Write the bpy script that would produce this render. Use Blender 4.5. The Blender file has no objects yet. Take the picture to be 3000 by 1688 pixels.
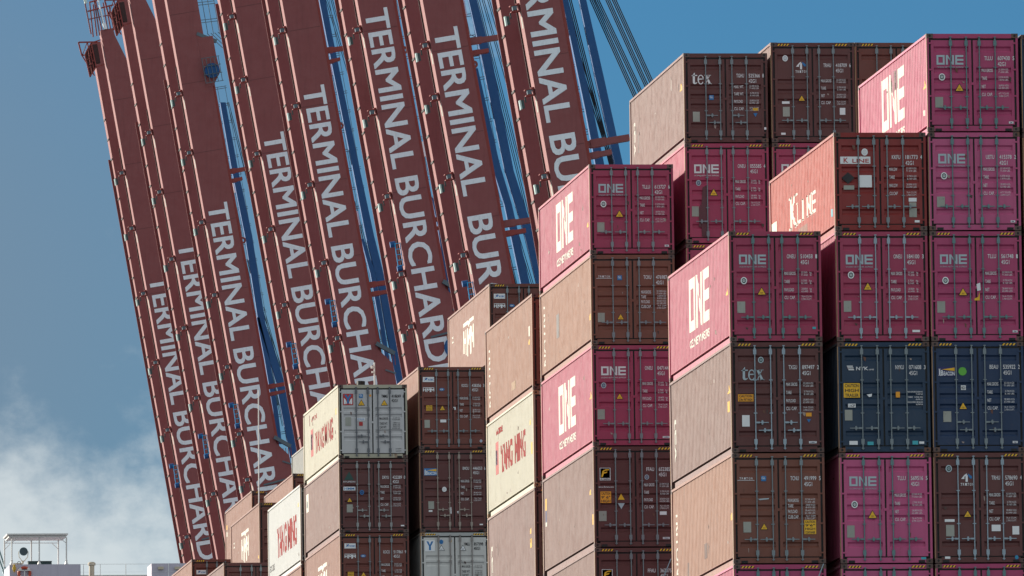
import bpy, bmesh, math, random
from mathutils import Vector, Matrix
random.seed(7)
C = bpy.context.scene.collection
sc = bpy.context.scene

# ------------------------------------------------------------------ camera
YAW, PITCH, ROLL = 0.11932072, 0.09646824, -0.01373635
FPX, CAMD, BAY = 34077.287, 300.414, 14.85
_cy, _sy, _cp, _sp = math.cos(YAW), math.sin(YAW), math.cos(PITCH), math.sin(PITCH)
FWD = Vector((_sy*_cp, _cy*_cp, _sp)); _r = Vector((_cy, -_sy, 0)); _u = _r.cross(FWD)
RGT = math.cos(ROLL)*_r + math.sin(ROLL)*_u; UPV = -math.sin(ROLL)*_r + math.cos(ROLL)*_u
cam = bpy.data.cameras.new('camera'); camo = bpy.data.objects.new('camera', cam); C.objects.link(camo)
M = Matrix(((RGT.x, UPV.x, -FWD.x, 0), (RGT.y, UPV.y, -FWD.y, -CAMD), (RGT.z, UPV.z, -FWD.z, 0), (0, 0, 0, 1)))
camo.matrix_world = M
cam.sensor_width = 36.0; cam.lens = FPX/3000*36.0; cam.clip_start = 1; cam.clip_end = 20000
sc.camera = camo

def at(px, py, Y):
    """a point of the photograph (3000 px wide) at world depth Y"""
    d = FWD*FPX + RGT*(px-1500) - UPV*(py-844)
    t = (CAMD+Y)/d.y
    return Vector((d.x*t, Y, d.z*t))

# ------------------------------------------------------------------ light
SUN_A, SUN_E = math.radians(46), math.radians(19.2)
sdir = Vector((-math.cos(SUN_E)*math.cos(SUN_A), math.cos(SUN_E)*math.sin(SUN_A), math.sin(SUN_E)))
sun = bpy.data.lights.new('sun', 'SUN'); suno = bpy.data.objects.new('sun', sun); C.objects.link(suno)
sun.energy = 4.5; sun.angle = math.radians(0.5); sun.color = (1.0, 0.90, 0.76)
suno.rotation_euler = sdir.to_track_quat('Z', 'Y').to_euler()
w = bpy.data.worlds.new('World'); sc.world = w; w.use_nodes = True
nt = w.node_tree; nt.nodes.clear()
def N(t, typ, **k):
    n = t.nodes.new(typ)
    for a, b in k.items(): setattr(n, a, b)
    return n
out = N(nt, 'ShaderNodeOutputWorld'); bg = N(nt, 'ShaderNodeBackground')
sky = N(nt, 'ShaderNodeTexSky', sky_type='NISHITA', sun_disc=False)
sky.sun_elevation = SUN_E; sky.sun_rotation = math.atan2(sdir.x, sdir.y); sky.altitude = 0
sky.air_density = 1.0; sky.dust_density = 0.3; sky.ozone_density = 1.5
bg.inputs['Strength'].default_value = 0.078
tc = N(nt, 'ShaderNodeTexCoord')
mp = N(nt, 'ShaderNodeMapping'); mp.inputs['Scale'].default_value = (115, 115, 150); mp.inputs['Location'].default_value = (3.1, 1.7, 0.4)
nz = N(nt, 'ShaderNodeTexNoise'); nz.inputs['Scale'].default_value = 1.0; nz.inputs['Detail'].default_value = 9; nz.inputs['Roughness'].default_value = 0.60
nt.links.new(tc.outputs['Generated'], mp.inputs['Vector']); nt.links.new(mp.outputs['Vector'], nz.inputs['Vector'])
# cloud cover: thick in the low bank left of the cranes, a thin veil elsewhere
def vm(op, a, b):
    n = N(nt, 'ShaderNodeVectorMath', operation=op)
    nt.links.new(a, n.inputs[0]); n.inputs[1].default_value = b; return n
def mth(op, a, b, c=None):
    n = N(nt, 'ShaderNodeMath', operation=op)
    for i, v in enumerate((a, b, c)):
        if v is None: continue
        if hasattr(v, 'node'): nt.links.new(v, n.inputs[i])
        else: n.inputs[i].default_value = v
    return n
def bank(px, py, rad, lo=0.0):
    d = (FWD*FPX + RGT*(px-1500) - UPV*(py-844)).normalized()
    s = vm('SUBTRACT', tc.outputs['Generated'], tuple(d)); l = N(nt, 'ShaderNodeVectorMath', operation='LENGTH')
    nt.links.new(s.outputs[0], l.inputs[0])
    m = N(nt, 'ShaderNodeMapRange', interpolation_type='SMOOTHSTEP')
    nt.links.new(l.outputs['Value'], m.inputs['Value']); m.inputs['From Min'].default_value = rad/FPX; m.inputs['From Max'].default_value = lo/FPX
    return m.outputs['Result']
b1 = bank(180, 1800, 900); b2 = bank(-700, 1000, 2700)
b3 = bank(1430, 60, 300)
b4 = bank(60, 1500, 1500)
s1 = mth('MULTIPLY_ADD', b1, 0.70, mth('MULTIPLY_ADD', b4, 0.10, mth('MULTIPLY', b3, 0.38).outputs[0]).outputs[0])
s2 = mth('ADD', s1.outputs[0], nz.outputs['Fac'])
mr = N(nt, 'ShaderNodeMapRange', interpolation_type='SMOOTHSTEP'); mr.inputs['From Min'].default_value = 0.66; mr.inputs['From Max'].default_value = 1.22
mr.inputs['To Max'].default_value = 0.78
nt.links.new(s2.outputs[0], mr.inputs['Value'])
mx = N(nt, 'ShaderNodeMix', data_type='RGBA')
hs = N(nt, 'ShaderNodeMix', data_type='RGBA', blend_type='MULTIPLY'); hs.inputs['Factor'].default_value = 1
hs.inputs['B'].default_value = (0.11, 0.27, 0.45, 1); nt.links.new(sky.outputs['Color'], hs.inputs['A'])
# unseen bright cloud added behind the camera to fill the shaded door ends
sxyz = N(nt, 'ShaderNodeSeparateXYZ'); nt.links.new(tc.outputs['Generated'], sxyz.inputs[0])
fill_cloud = N(nt, 'ShaderNodeMapRange', interpolation_type='SMOOTHSTEP'); fill_cloud.inputs['From Min'].default_value = 0.45; fill_cloud.inputs['From Max'].default_value = -0.35
fill_cloud.inputs['To Max'].default_value = 0.8; nt.links.new(sxyz.outputs['Y'], fill_cloud.inputs['Value'])
cov = mth('MAXIMUM', mr.outputs['Result'], fill_cloud.outputs['Result'])
veil = N(nt, 'ShaderNodeMix', data_type='RGBA'); veil.inputs['B'].default_value = (1.20, 1.72, 2.30, 1)
vf = mth('MULTIPLY', b2, 0.95); nt.links.new(vf.outputs[0], veil.inputs['Factor']); nt.links.new(hs.outputs['Result'], veil.inputs['A'])
nt.links.new(cov.outputs[0], mx.inputs['Factor']); nt.links.new(veil.outputs['Result'], mx.inputs['A'])
mx.inputs['B'].default_value = (4.85, 5.2, 5.25, 1)
nt.links.new(mx.outputs['Result'], bg.inputs['Color']); nt.links.new(bg.outputs[0], out.inputs['Surface'])
sc.view_settings.view_transform = 'Standard'; sc.view_settings.look = 'None'
sc.view_settings.exposure = 1.0; sc.view_settings.gamma = 1.0

# ------------------------------------------------------------------ materials
_mats = {}
def paint(name, col, rough=0.45, wear=0.15, rust=0.0, metal=0.0, streak=0.12, bump=0.0, spec=0.5, dust=0.0):
    key = (name, col, rough, wear, rust)
    if key in _mats: return _mats[key]
    m = bpy.data.materials.new(name); m.use_nodes = True; t = m.node_tree; t.nodes.clear()
    o = N(t, 'ShaderNodeOutputMaterial'); p = N(t, 'ShaderNodeBsdfPrincipled'); t.links.new(p.outputs[0], o.inputs[0])
    p.inputs['Roughness'].default_value = rough; p.inputs['Metallic'].default_value = metal
    p.inputs['Specular IOR Level'].default_value = spec
    if dust: p.inputs['Sheen Weight'].default_value = dust; p.inputs['Sheen Roughness'].default_value = 0.5; p.inputs['Sheen Tint'].default_value = (1, .93, .86, 1)
    cc = N(t, 'ShaderNodeTexCoord'); oi = N(t, 'ShaderNodeObjectInfo')
    mu = N(t, 'ShaderNodeMath', operation='MULTIPLY'); mu.inputs[1].default_value = 57.0; t.links.new(oi.outputs['Random'], mu.inputs[0])
    ad = N(t, 'ShaderNodeVectorMath', operation='ADD'); t.links.new(cc.outputs['Object'], ad.inputs[0]); t.links.new(mu.outputs[0], ad.inputs[1])
    def noise(sx, sy, sz, det=5, rg=0.6):
        q = N(t, 'ShaderNodeMapping'); q.inputs['Scale'].default_value = (sx, sy, sz); t.links.new(ad.outputs[0], q.inputs['Vector'])
        n = N(t, 'ShaderNodeTexNoise'); n.inputs['Scale'].default_value = 1; n.inputs['Detail'].default_value = det; n.inputs['Roughness'].default_value = rg
        t.links.new(q.outputs[0], n.inputs['Vector']); return n.outputs['Fac']
    def rng(v, a, b, c, d):
        n = N(t, 'ShaderNodeMapRange'); n.inputs['From Min'].default_value = a; n.inputs['From Max'].default_value = b
        n.inputs['To Min'].default_value = c; n.inputs['To Max'].default_value = d; t.links.new(v, n.inputs['Value']); return n.outputs['Result']
    def mixc(f, a, b):
        n = N(t, 'ShaderNodeMix', data_type='RGBA'); t.links.new(f, n.inputs['Factor'])
        if isinstance(a, tuple): n.inputs['A'].default_value = a
        else: t.links.new(a, n.inputs['A'])
        n.inputs['B'].default_value = b
        return n.outputs['Result']
    c4 = (*col, 1)
    dk = tuple(x*(1-0.55) for x in col)+(1,); lt = tuple(min(1, x*1.15+0.04) for x in col)+(1,)
    a = mixc(rng(noise(0.7, 0.7, 0.9), 0.35, 0.75, 0, wear*1.6), c4, lt)
    a = mixc(rng(noise(5.0, 5.0, 0.35, 6, 0.7), 0.50, 0.80, 0, streak*2.4), a, dk)
    a = mixc(rng(noise(9, 9, 9, 4, 0.7), 0.60, 0.74, 0, wear*1.2), a, (0.16, 0.11, 0.09, 1))
    if rust > 0:
        a = mixc(rng(noise(2.6, 2.6, 1.1, 9, 0.72), 0.66-0.18*rust, 0.74-0.14*rust, 0, 0.85), a, (0.20, 0.075, 0.03, 1))
    t.links.new(a, p.inputs['Base Color'])
    t.links.new(rng(noise(3, 3, 3), 0.3, 0.7, rough-0.07, rough+0.12), p.inputs['Roughness'])
    if bump > 0:
        b = N(t, 'ShaderNodeBump'); b.inputs['Strength'].default_value = bump; b.inputs['Distance'].default_value = 0.02
        t.links.new(noise(1.6, 1.6, 1.3, 3, 0.5), b.inputs['Height']); t.links.new(b.outputs[0], p.inputs['Normal'])
    _mats[key] = m; return m
def plain(name, col, rough=0.5, metal=0.0): return paint(name, col, rough, 0.06, 0.0, metal, 0.04)

# ------------------------------------------------------------------ mesh builder
def obj(name, me, mats, parent=None):
    o = bpy.data.objects.new(name, me); C.objects.link(o)
    if not isinstance(mats, (list, tuple)): mats = [mats]
    if not me.materials:
        for m in mats: me.materials.append(m)
    for i, m in enumerate(mats):
        if i < len(o.material_slots):
            o.material_slots[i].link = 'OBJECT'; o.material_slots[i].material = m
    if parent: o.parent = parent
    return o
def tag(o, label=None, cat=None, group=None, kind=None):
    if label: o['label'] = label
    if cat: o['category'] = cat
    if group: o['group'] = group
    if kind: o['kind'] = kind
    return o
def thing(name, label, cat, loc=(0, 0, 0), group=None):
    o = bpy.data.objects.new(name, None); C.objects.link(o); o.location = loc; o.empty_display_size = 0.3
    return tag(o, label, cat, group)
class MB:
    def __init__(s): s.v = []; s.f = []; s.m = []; s.k = 0
    def quad(s, *p):
        n = len(s.v); s.v += [tuple(q) for q in p]; s.f.append(tuple(range(n, n+len(p)))); s.m.append(s.k)
    def box(s, x0, x1, y0, y1, z0, z1):
        n = len(s.v); s.v += [(x0,y0,z0),(x1,y0,z0),(x1,y1,z0),(x0,y1,z0),(x0,y0,z1),(x1,y0,z1),(x1,y1,z1),(x0,y1,z1)]
        for f in ((0,3,2,1),(4,5,6,7),(0,1,5,4),(1,2,6,5),(2,3,7,6),(3,0,4,7)): s.f.append(tuple(n+i for i in f)); s.m.append(s.k)
    def cyl(s, a, b, r, n=8, r2=None):
        a = Vector(a); b = Vector(b); d = (b-a).normalized(); r2 = r if r2 is None else r2
        p = d.orthogonal().normalized(); q = d.cross(p); k = len(s.v)
        for c, rr in ((a, r), (b, r2)):
            for i in range(n):
                t = 2*math.pi*i/n; s.v.append(tuple(c+rr*(math.cos(t)*p+math.sin(t)*q)))
        for i in range(n):
            j = (i+1) % n; s.f.append((k+i, k+j, k+n+j, k+n+i)); s.m.append(s.k)
        s.f.append(tuple(k+i for i in reversed(range(n)))); s.m.append(s.k)
        s.f.append(tuple(k+n+i for i in range(n))); s.m.append(s.k)
    def bar(s, a, b, wx, wy):
        """square bar between two points; wx in the X-Z plane, wy along Y"""
        a = Vector(a); b = Vector(b); d = (b-a).normalized()
        if abs(d.y) > 0.95: p = Vector((1, 0, 0)); q = Vector((0, 0, 1))
        else:
            q = Vector((0, 1, 0)); p = d.cross(q).normalized(); q = p.cross(d).normalized()
        k = len(s.v)
        for c in (a, b):
            for i, j in ((-1,-1),(1,-1),(1,1),(-1,1)): s.v.append(tuple(c+p*(wx/2*i)+q*(wy/2*j)))
        for f in ((0,3,2,1),(4,5,6,7),(0,1,5,4),(1,2,6,5),(2,3,7,6),(3,0,4,7)): s.f.append(tuple(k+i for i in f)); s.m.append(s.k)
    def prism(s, pts, y0, y1):
        """polygon in X-Z extruded from y0 to y1"""
        n = len(pts); k = len(s.v)
        s.v += [(x, y0, z) for x, z in pts]+[(x, y1, z) for x, z in pts]
        s.f.append(tuple(range(k, k+n))); s.m.append(s.k); s.f.append(tuple(k+n+i for i in reversed(range(n)))); s.m.append(s.k)
        for i in range(n):
            j = (i+1) % n; s.f.append((k+j, k+i, k+n+i, k+n+j)); s.m.append(s.k)
    def mesh(s, name, off=(0, 0, 0), smooth=False, fixn=True):
        me = bpy.data.meshes.new(name)
        me.from_pydata([(x+off[0], y+off[1], z+off[2]) for x, y, z in s.v], [], s.f)
        for p, m in zip(me.polygons, s.m): p.material_index = m
        if fixn:
            b = bmesh.new(); b.from_mesh(me); bmesh.ops.recalc_face_normals(b, faces=b.faces); b.to_mesh(me); b.free()
        me.update(); return me
# flat marks: 2D shapes (u to the right, v up) collected then laid on a plane
_tg = {}
def glyphs(s, bold=0.0):
    k = (s, bold)
    if k in _tg: return _tg[k]
    cu = bpy.data.curves.new('t', 'FONT'); cu.body = s; cu.size = 1; cu.offset = bold; cu.resolution_u = 3
    o = bpy.data.objects.new('t', cu); C.objects.link(o)
    dg = bpy.context.evaluated_depsgraph_get(); me = o.evaluated_get(dg).to_mesh()
    v = [(p.co.x, p.co.y) for p in me.vertices]; f = [tuple(p.vertices) for p in me.polygons]
    o.evaluated_get(dg).to_mesh_clear(); bpy.data.objects.remove(o); bpy.data.curves.remove(cu)
    xs = [p[0] for p in v] or [0, 1]
    x0, x1 = min(xs), max(xs)
    if s == 'H': r = (v, f, x0, x1, max(p[1] for p in v))
    else: r = (v, f, x0, x1, glyphs('H', bold)[4])
    _tg[k] = r; return r
class Marks:
    def __init__(s): s.v = []; s.f = []; s.m = []; s.k = 0
    def poly(s, pts):
        n = len(s.v); s.v += list(pts); s.f.append(tuple(range(n, n+len(pts)))); s.m.append(s.k)
    def rect(s, x0, x1, y0, y1): s.poly([(x0, y0), (x1, y0), (x1, y1), (x0, y1)])
    def disc(s, x, y, rx, ry=None, n=20): ry = ry or rx; s.poly([(x+rx*math.cos(2*math.pi*i/n), y+ry*math.sin(2*math.pi*i/n)) for i in range(n)])
    def ring(s, x, y, r0, r1, n=20, sy=1.0):
        for i in range(n):
            a, b = 2*math.pi*i/n, 2*math.pi*(i+1)/n
            s.poly([(x+r0*math.cos(a), y+sy*r0*math.sin(a)), (x+r1*math.cos(a), y+sy*r1*math.sin(a)), (x+r1*math.cos(b), y+sy*r1*math.sin(b)), (x+r0*math.cos(b), y+sy*r0*math.sin(b))])
    def text(s, t, x, y, h, w=None, bold=0.0, right=None):
        """cap height h, left-bottom at x,y; w squeezes the run to that width"""
        v, f, a, b, cap = glyphs(t, bold)
        sy = h/cap; sx = sy if w is None else w/(b-a)
        if right is not None: x = right-(b-a)*sx
        n = len(s.v); s.v += [(x+(p[0]-a)*sx, y+p[1]*sy) for p in v]
        for q in f: s.f.append(tuple(n+i for i in q)); s.m.append(s.k)
        return (b-a)*sx
    def mesh(s, name, fn):
        me = bpy.data.meshes.new(name); me.from_pydata([fn(a, b) for a, b in s.v], [], s.f)
        for p, m in zip(me.polygons, s.m): p.material_index = m
        me.update(); return me

# ------------------------------------------------------------------ shared paints
K_BLACK = plain('rubber_black', (0.012, 0.012, 0.013), 0.7)
K_ROD = paint('galvanised_rod', (0.20, 0.24, 0.26), 0.42, 0.2, 0.0, 0.35)
K_RODT = paint('galvanised_rod_green', (0.12, 0.22, 0.23), 0.45, 0.2, 0.0, 0.3)
K_RODW = paint('zinc_rod_pale', (0.30, 0.38, 0.44), 0.40, 0.2, 0.0, 0.4)
K_WHITE = plain('white_lettering', (0.82, 0.84, 0.86), 0.5)
K_TEXT = plain('worn_white_lettering', (0.74, 0.74, 0.76), 0.55)
K_FAINT = plain('faded_lettering', (0.30, 0.27, 0.29), 0.55)
K_BLUEW = plain('pale_blue_lettering', (0.42, 0.52, 0.57), 0.5)
K_YEL = plain('hazard_yellow', (0.85, 0.48, 0.02), 0.5)
K_ORG = plain('label_orange', (0.85, 0.36, 0.02), 0.5)
K_PLATE = paint('steel_data_plate', (0.32, 0.33, 0.29), 0.6, 0.6)
K_INK = plain('black_ink', (0.02, 0.02, 0.025), 0.6)
K_BLUE = plain('label_blue', (0.02, 0.18, 0.46), 0.5)
K_NAVY = plain('label_navy', (0.015, 0.02, 0.12), 0.5)
K_RED = plain('label_red', (0.45, 0.03, 0.03), 0.5)
K_SRED = paint('side_lettering_red', (.34, .03, .03), .8, .1, 0, 0, .05, 0, .3)
K_GREEN = plain('label_green', (0.12, 0.45, 0.05), 0.5)
K_DKGRN = plain('dark_green_mark', (0.015, 0.07, 0.06), 0.5)
K_CYAN = plain('label_cyan', (0.05, 0.42, 0.50), 0.5)
K_CAST = paint('worn_corner_steel', (0.10, 0.055, 0.045), 0.6, 0.5, 0.6)
K_SIDEW = plain('side_lettering_white', (0.78, 0.78, 0.68), 0.7)
K_EDGE = paint('rubbed_edge', (0.34, 0.20, 0.10), 0.6, 0.5, 0.3)

# ------------------------------------------------------------------ container geometry
W, L, H8, H9, GAP = 2.438, 12.192, 2.591, 2.896, 0.022
OFF = (-W/2, -L/2, 0)
BANDS = {H8: (.34, .90, 1.18, 1.46, 2.02), H9: (.35, 1.06, 1.35, 1.63, 2.33)}
_sh = {}
def prof(y):
    """inset of the corrugated side wall at y"""
    t = (y-0.17) % 0.278
    if t < 0.078: return 0.0
    if t < 0.140: return 0.034*(t-0.078)/0.062
    if t < 0.216: return 0.034
    return 0.034*(0.278-t)/0.062
CRE = (0, 0.078, 0.140, 0.216)
SIDE_X, RAIL_X = 0.022, 0.085
def shared(H):
    if H in _sh: return _sh[H]
    d = {}
    b = MB()    # corner posts, headers, sills, rails, floor
    zt = H-0.118
    for x0, x1 in ((0.002, 0.062), (W-0.062, W-0.002)): b.box(x0, x1, 0.004, 0.165, 0.118, zt)
    for x0, x1 in ((0.002, 0.16), (W-0.16, W-0.002)): b.box(x0, x1, L-0.17, L-0.004, 0.118, zt)
    b.box(0.178, W-0.178, 0.006, 0.12, H-0.125, H-0.006)                 # door header
    b.box(0.178, W-0.178, 0.006, 0.16, 0.014, 0.150)                     # door sill
    b.box(0.178, W-0.178, L-0.10, L-0.006, 0.014, 0.150); b.box(0.178, W-0.178, L-0.10, L-0.006, H-0.08, H-0.006)
    for s in (0, 1):
        f = (lambda x: x) if not s else (lambda x: W-x)
        a, c = sorted((f(0.0), f(0.062))); b.box(a, c, 0.178, L-0.178, H-0.066, H-0.008)      # top side rail
        a, c = sorted((f(RAIL_X), f(RAIL_X+0.05))); b.box(a, c, 0.17, L-0.17, 0.014, 0.165)   # bottom side rail
        a, c = sorted((f(SIDE_X), f(RAIL_X))); b.box(a, c, 0.17, L-0.17, 0.188, 0.200)        # sill plate under wall
    b.k = 1
    for i in range(30): y = 0.5+i*0.385; b.box(0.14, W-0.14, y, y+0.05, 0.05, 0.15)
    b.box(0.14, W-0.14, 0.17, L-0.17, 0.152, 0.175)
    for x0 in (0.205, W-0.375): b.box(x0, x0+0.17, 0.0, 0.03, 0.012, 0.078)                   # pockets in the sill
    b.k = 2; b.box(-.002, .020, .002, .045, .118, zt); b.box(-.002, .020, L-.05, L-.002, .118, zt); b.box(-.002, .02, .178, L-.178, H-.0085, H-.004)
    d['frame'] = b.mesh('frame', OFF)
    for nm, s in (('side_wall', 0), ('side_wall_r', 1)):
        b = MB(); y = 0.17; pts = [(0.0, 0.17)]; n = int((L-0.34)/0.278)
        ys = [0.17+i*0.278+c for i in range(n+1) for c in CRE if 0.17+i*0.278+c < L-0.17]+[L-0.17]
        for a, c in zip(ys[:-1], ys[1:]):
            xa, xc = SIDE_X+prof(a+1e-6 if a in ys[:1] else a), SIDE_X+prof(c-1e-6)
            if s: xa, xc = W-xa, W-xc
            b.quad((xa, a, 0.200), (xc, c, 0.200), (xc, c, H-0.066), (xa, a, H-0.066))
        d[nm] = b.mesh(nm, OFF, fixn=False)
    b = MB(); b.box(0.062, W-0.062, 0.12, L-0.10, H-0.045, H-0.012)
    for i in range(56): y = 0.25+i*0.209; b.box(0.10, W-0.10, y, y+0.09, H-0.0125, H-0.004)
    d['roof'] = b.mesh('roof', OFF)
    b = MB()
    for i in range(9): x = 0.16+i*0.236; b.box(x, x+0.12, L-0.06, L-0.028, 0.15, H-0.08)
    b.box(0.16, W-0.16, L-0.075, L-0.060, 0.15, H-0.08); d['end_wall'] = b.mesh('end_wall', OFF)
    b = MB(); b.k = 0
    cast = MB(); cast.box(0, 0.178, 0, 0.162, 0, 0.118); cast.k = 1
    cast.prism([(0.089+0.030*math.cos(t*math.pi/5), 0.059+0.036*math.sin(t*math.pi/5)) for t in range(10)], -0.002, 0.004)
    cast.quad((-0.002, 0.05, 0.035), (-0.002, 0.11, 0.035), (-0.002, 0.11, 0.085), (-0.002, 0.05, 0.085))
    cast.quad((0.180, 0.05, 0.035), (0.180, 0.11, 0.035), (0.180, 0.11, 0.085), (0.180, 0.05, 0.085))
    cast.box(0.05, 0.13, 0.03, 0.13, -0.021, -0.0005)
    d['casting'] = cast.mesh('corner_casting')
    b = MB(); b.k = 0                                                          # door seals
    b.box(0.064, 0.118, 0.034, 0.05, 0.15, H-0.125); b.box(W-0.118, W-0.064, 0.034, 0.05, 0.15, H-0.125)
    b.box(0.118, W-0.118, 0.034, 0.05, H-0.175, H-0.125); b.box(0.118, W-0.118, 0.034, 0.05, 0.15, 0.18)
    b.box(1.190, 1.236, 0.034, 0.05, 0.18, H-0.175); d['door_seal'] = b.mesh('door_seal', OFF)
    for style in ('std', 'ym'):
        bands = BANDS[H] if style == 'std' else (.80, 1.03, 1.58, 1.82)
        for side, (x0, x1) in (('L', (0.118, 1.190)), ('R', (1.236, W-0.118))):
            b = MB(); zlo, zhi = 0.18, H-0.175; fw = 0.075
            b.box(x0, x0+fw, 0.008, 0.06, zlo, zhi); b.box(x1-fw, x1, 0.008, 0.06, zlo, zhi)
            xi0, xi1 = x0+fw, x1-fw; yo, yi = 0.012, 0.052
            zz = [(zhi, yo)]
            for t in bands:
                z = H-t; zz += [(z, yo), (z-0.045, yi), (z-0.115, yi), (z-0.155, yo)]
            zz.append((zlo, yo))
            for (za, ya), (zb, yb) in zip(zz[:-1], zz[1:]): b.quad((xi0, yb, zb), (xi1, yb, zb), (xi1, ya, za), (xi0, ya, za))
            hx = (x0-0.058, x0+0.03) if side == 'L' else (x1-0.03, x1+0.058)
            for t in (0.235, 0.36*H, 0.63*H, H-0.30): b.box(hx[0], hx[1], -0.004, 0.03, H-t-0.04, H-t)
            if side == 'L': b.box(1.165, 1.262, -0.002, 0.007, H*0.475, H*0.475+0.07)
            d['door'+side+style] = b.mesh('door', OFF)
    for i, x in enumerate((0.636, 1.052, 1.400, 1.820)):
        for cam_h, nm in ((1, 'rod'), (0, 'rodfat')):
            b = MB(); r = 0.0165 if cam_h else 0.022
            b.cyl((x, -0.022, 0.065), (x, -0.022, H-0.085), r, 8)
            for zc, s in ((H-0.26, 1), (0.28, -1)):
                b.box(x-0.042, x+0.042, -0.036, 0.006, zc-0.065, zc+0.065)
                b.box(x-0.026, x+0.026, -0.040, 0.004, zc+s*0.065, zc+s*0.10) if s > 0 else b.box(x-0.026, x+0.026, -0.040, 0.004, zc-0.10, zc-0.065)
            b.box(x-0.033, x+0.033, -0.044, 0.002, H-0.110, H-0.088); b.box(x-0.033, x+0.033, -0.044, 0.002, 0.088, 0.112)
            for t in (0.345*H, 0.645*H):
                b.box(x-0.045, x+0.045, -0.034, 0.010, H-t-0.012, H-t+0.012)
            d[nm+str(i)] = b.mesh('locking_bar', OFF)
        for st in ('flat', 'stag'):
            b = MB()
            zh = 0.63 if st == 'flat' else (0.78 if i in (0, 2) else 0.575)
            s = (-1 if i < 2 else 1) if st == 'flat' else (1 if i in (0, 2) else -1)
            b.box(*sorted((x, x+s*0.11)), -0.048, -0.018, zh-0.022, zh+0.022)
            b.box(*sorted((x+s*0.11, x+s*0.34)), -0.044, -0.030, zh-0.011, zh+0.011)
            b.box(*sorted((x+s*0.155, x+s*0.195)), -0.052, 0.010, zh-0.055, zh+0.055)
            b.box(*sorted((x+s*0.135, x+s*0.215)), -0.054, -0.030, zh-0.020, zh+0.020)
            d['handle'+st+str(i)] = b.mesh('door_handle', OFF)
    _sh[H] = d; return d

# --- logos (drawn in a unit box: width 1 at the stated aspect, origin left-bottom)
def logo_one(mk, x, y, w, h):
    s = w/3.0; g = 0.13*s; t = 0.20*h; cw = (w-2*g)/3
    mk.rect(x, x+cw, y+h-t, y+h); mk.rect(x, x+cw, y, y+t); mk.rect(x, x+t, y+t, y+h-t); mk.rect(x+cw-t, x+cw, y+t, y+h-t)
    a = x+cw+g; mk.rect(a, a+t, y, y+h); mk.rect(a+cw-t, a+cw, y, y+h)
    mk.poly([(a+t, y+h), (a+t, y+h-1.25*t), (a+cw-t, y), (a+cw-t, y+1.25*t)])
    e = a+cw+g; mk.rect(e, e+t, y, y+h)
    for q in (y, y+h/2-t/2, y+h-t): mk.rect(e+t, e+cw, q, q+t)
def logo_hmm(mk, x, y, w, h):
    # bar with a notch above three heavy letters whose feet form a shallow V
    b = 0.10*h; top = y+h
    mk.poly([(x, top-b), (x+w*.44, top-b), (x+w*.52, top-b*2.4), (x+w*.60, top-b), (x+w, top-b), (x+w, top), (x+w*.57, top), (x+w*.52, top-b*.9), (x+w*.47, top), (x, top)])
    ly = y+h*0.80; t = 0.075*w
    def foot(u): return y + (0.20*h*abs(u-0.52)*2)
    def stem(a):
        mk.poly([(x+a*w, foot(a)), (x+a*w+t, foot(a+t/w)), (x+a*w+t, ly), (x+a*w, ly)])
    for a in (0, .205, .325, .60, .675, .925): stem(a)
    mk.rect(x+t, x+.205*w, y+h*.44, y+h*.58)
    for a in (.325, .675):
        c = a+(.325-.0)*0.5+0.0; x0, x1 = x+a*w+t, x+(a+(.275 if a < .5 else .25))*w
        xm = (x0+x1)/2
        mk.poly([(x0, ly), (x0, ly-.26*h), (xm, ly-.62*h+.12*h), (xm, ly-.24*h)])
        mk.poly([(xm, ly-.24*h), (xm, ly-.50*h), (x1, ly-.26*h), (x1, ly)])
def serif_text(mk, t, x, y, h, w, bold=0.02):
    """capital letters with slab serifs"""
    n = len(t); cw = w/n
    for i, c in enumerate(t):
        if c == ' ': continue
        a = x+i*cw; mk.text(c, a+cw*.12, y, h, cw*.70, bold)
        if c in 'TRIN': mk.rect(a+cw*.16, a+cw*.5, y, y+h*.12) if c in 'TI' else mk.rect(a+cw*.04, a+cw*.36, y, y+h*.12)
        if c in 'IN': mk.rect(a+cw*.06, a+cw*.44, y+h*.88, y+h)
def logo_tex(mk, x, y, w, h):
    """lower-case serif t e x"""
    u = w/3.0; H_ = h
    mk.poly([(x+.22*u, y+.16*H_), (x+.30*u, y+.04*H_), (x+.48*u, y), (x+.72*u, y+.03*H_), (x+.90*u, y+.14*H_), (x+.86*u, y+.18*H_), (x+.66*u, y+.11*H_), (x+.54*u, y+.16*H_), (x+.54*u, y+1.0*H_), (x+.46*u, y+1.0*H_), (x+.22*u, y+.80*H_)])
    mk.poly([(x, y+.72*H_), (x+.90*u, y+.72*H_), (x+.90*u, y+.81*H_), (x+.20*u, y+.81*H_)])
    cx, cy, rx, ry = x+1.42*u, y+.40*H_, .48*u, .42*H_
    n = 22; st, en = math.radians(-38), math.radians(-360+2)
    for i in range(n):
        a0 = st-(2*math.pi-math.radians(42))*i/n; a1 = st-(2*math.pi-math.radians(42))*(i+1)/n
        def R(a): th = 0.42+0.20*math.sin(a)**2*1.0; return th
        def pt(a, k):
            kk = 1 if k else (0.50+0.32*abs(math.sin(a)))
            return (cx+rx*kk*math.cos(a), cy+ry*kk*math.sin(a))
        mk.poly([pt(a0, 1), pt(a0, 0), pt(a1, 0), pt(a1, 1)])
    mk.rect(cx-rx*.5, cx+rx*.98, y+.40*H_, y+.49*H_)
    a = x+2.0*u
    mk.poly([(a+.02*u, y+.81*H_), (a+.34*u, y+.81*H_), (a+.98*u, y), (a+.64*u, y)])
    mk.poly([(a+.72*u, y+.81*H_), (a+.84*u, y+.81*H_), (a+.20*u, y), (a+.08*u, y)])
    for q0, q1, yy in ((-.04, .46, .76), (.58, .98, .76), (-.06, .34, 0), (.52, 1.08, 0)): mk.rect(a+q0*u, a+q1*u, y+yy*H_, y+(yy+.05)*H_)
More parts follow.
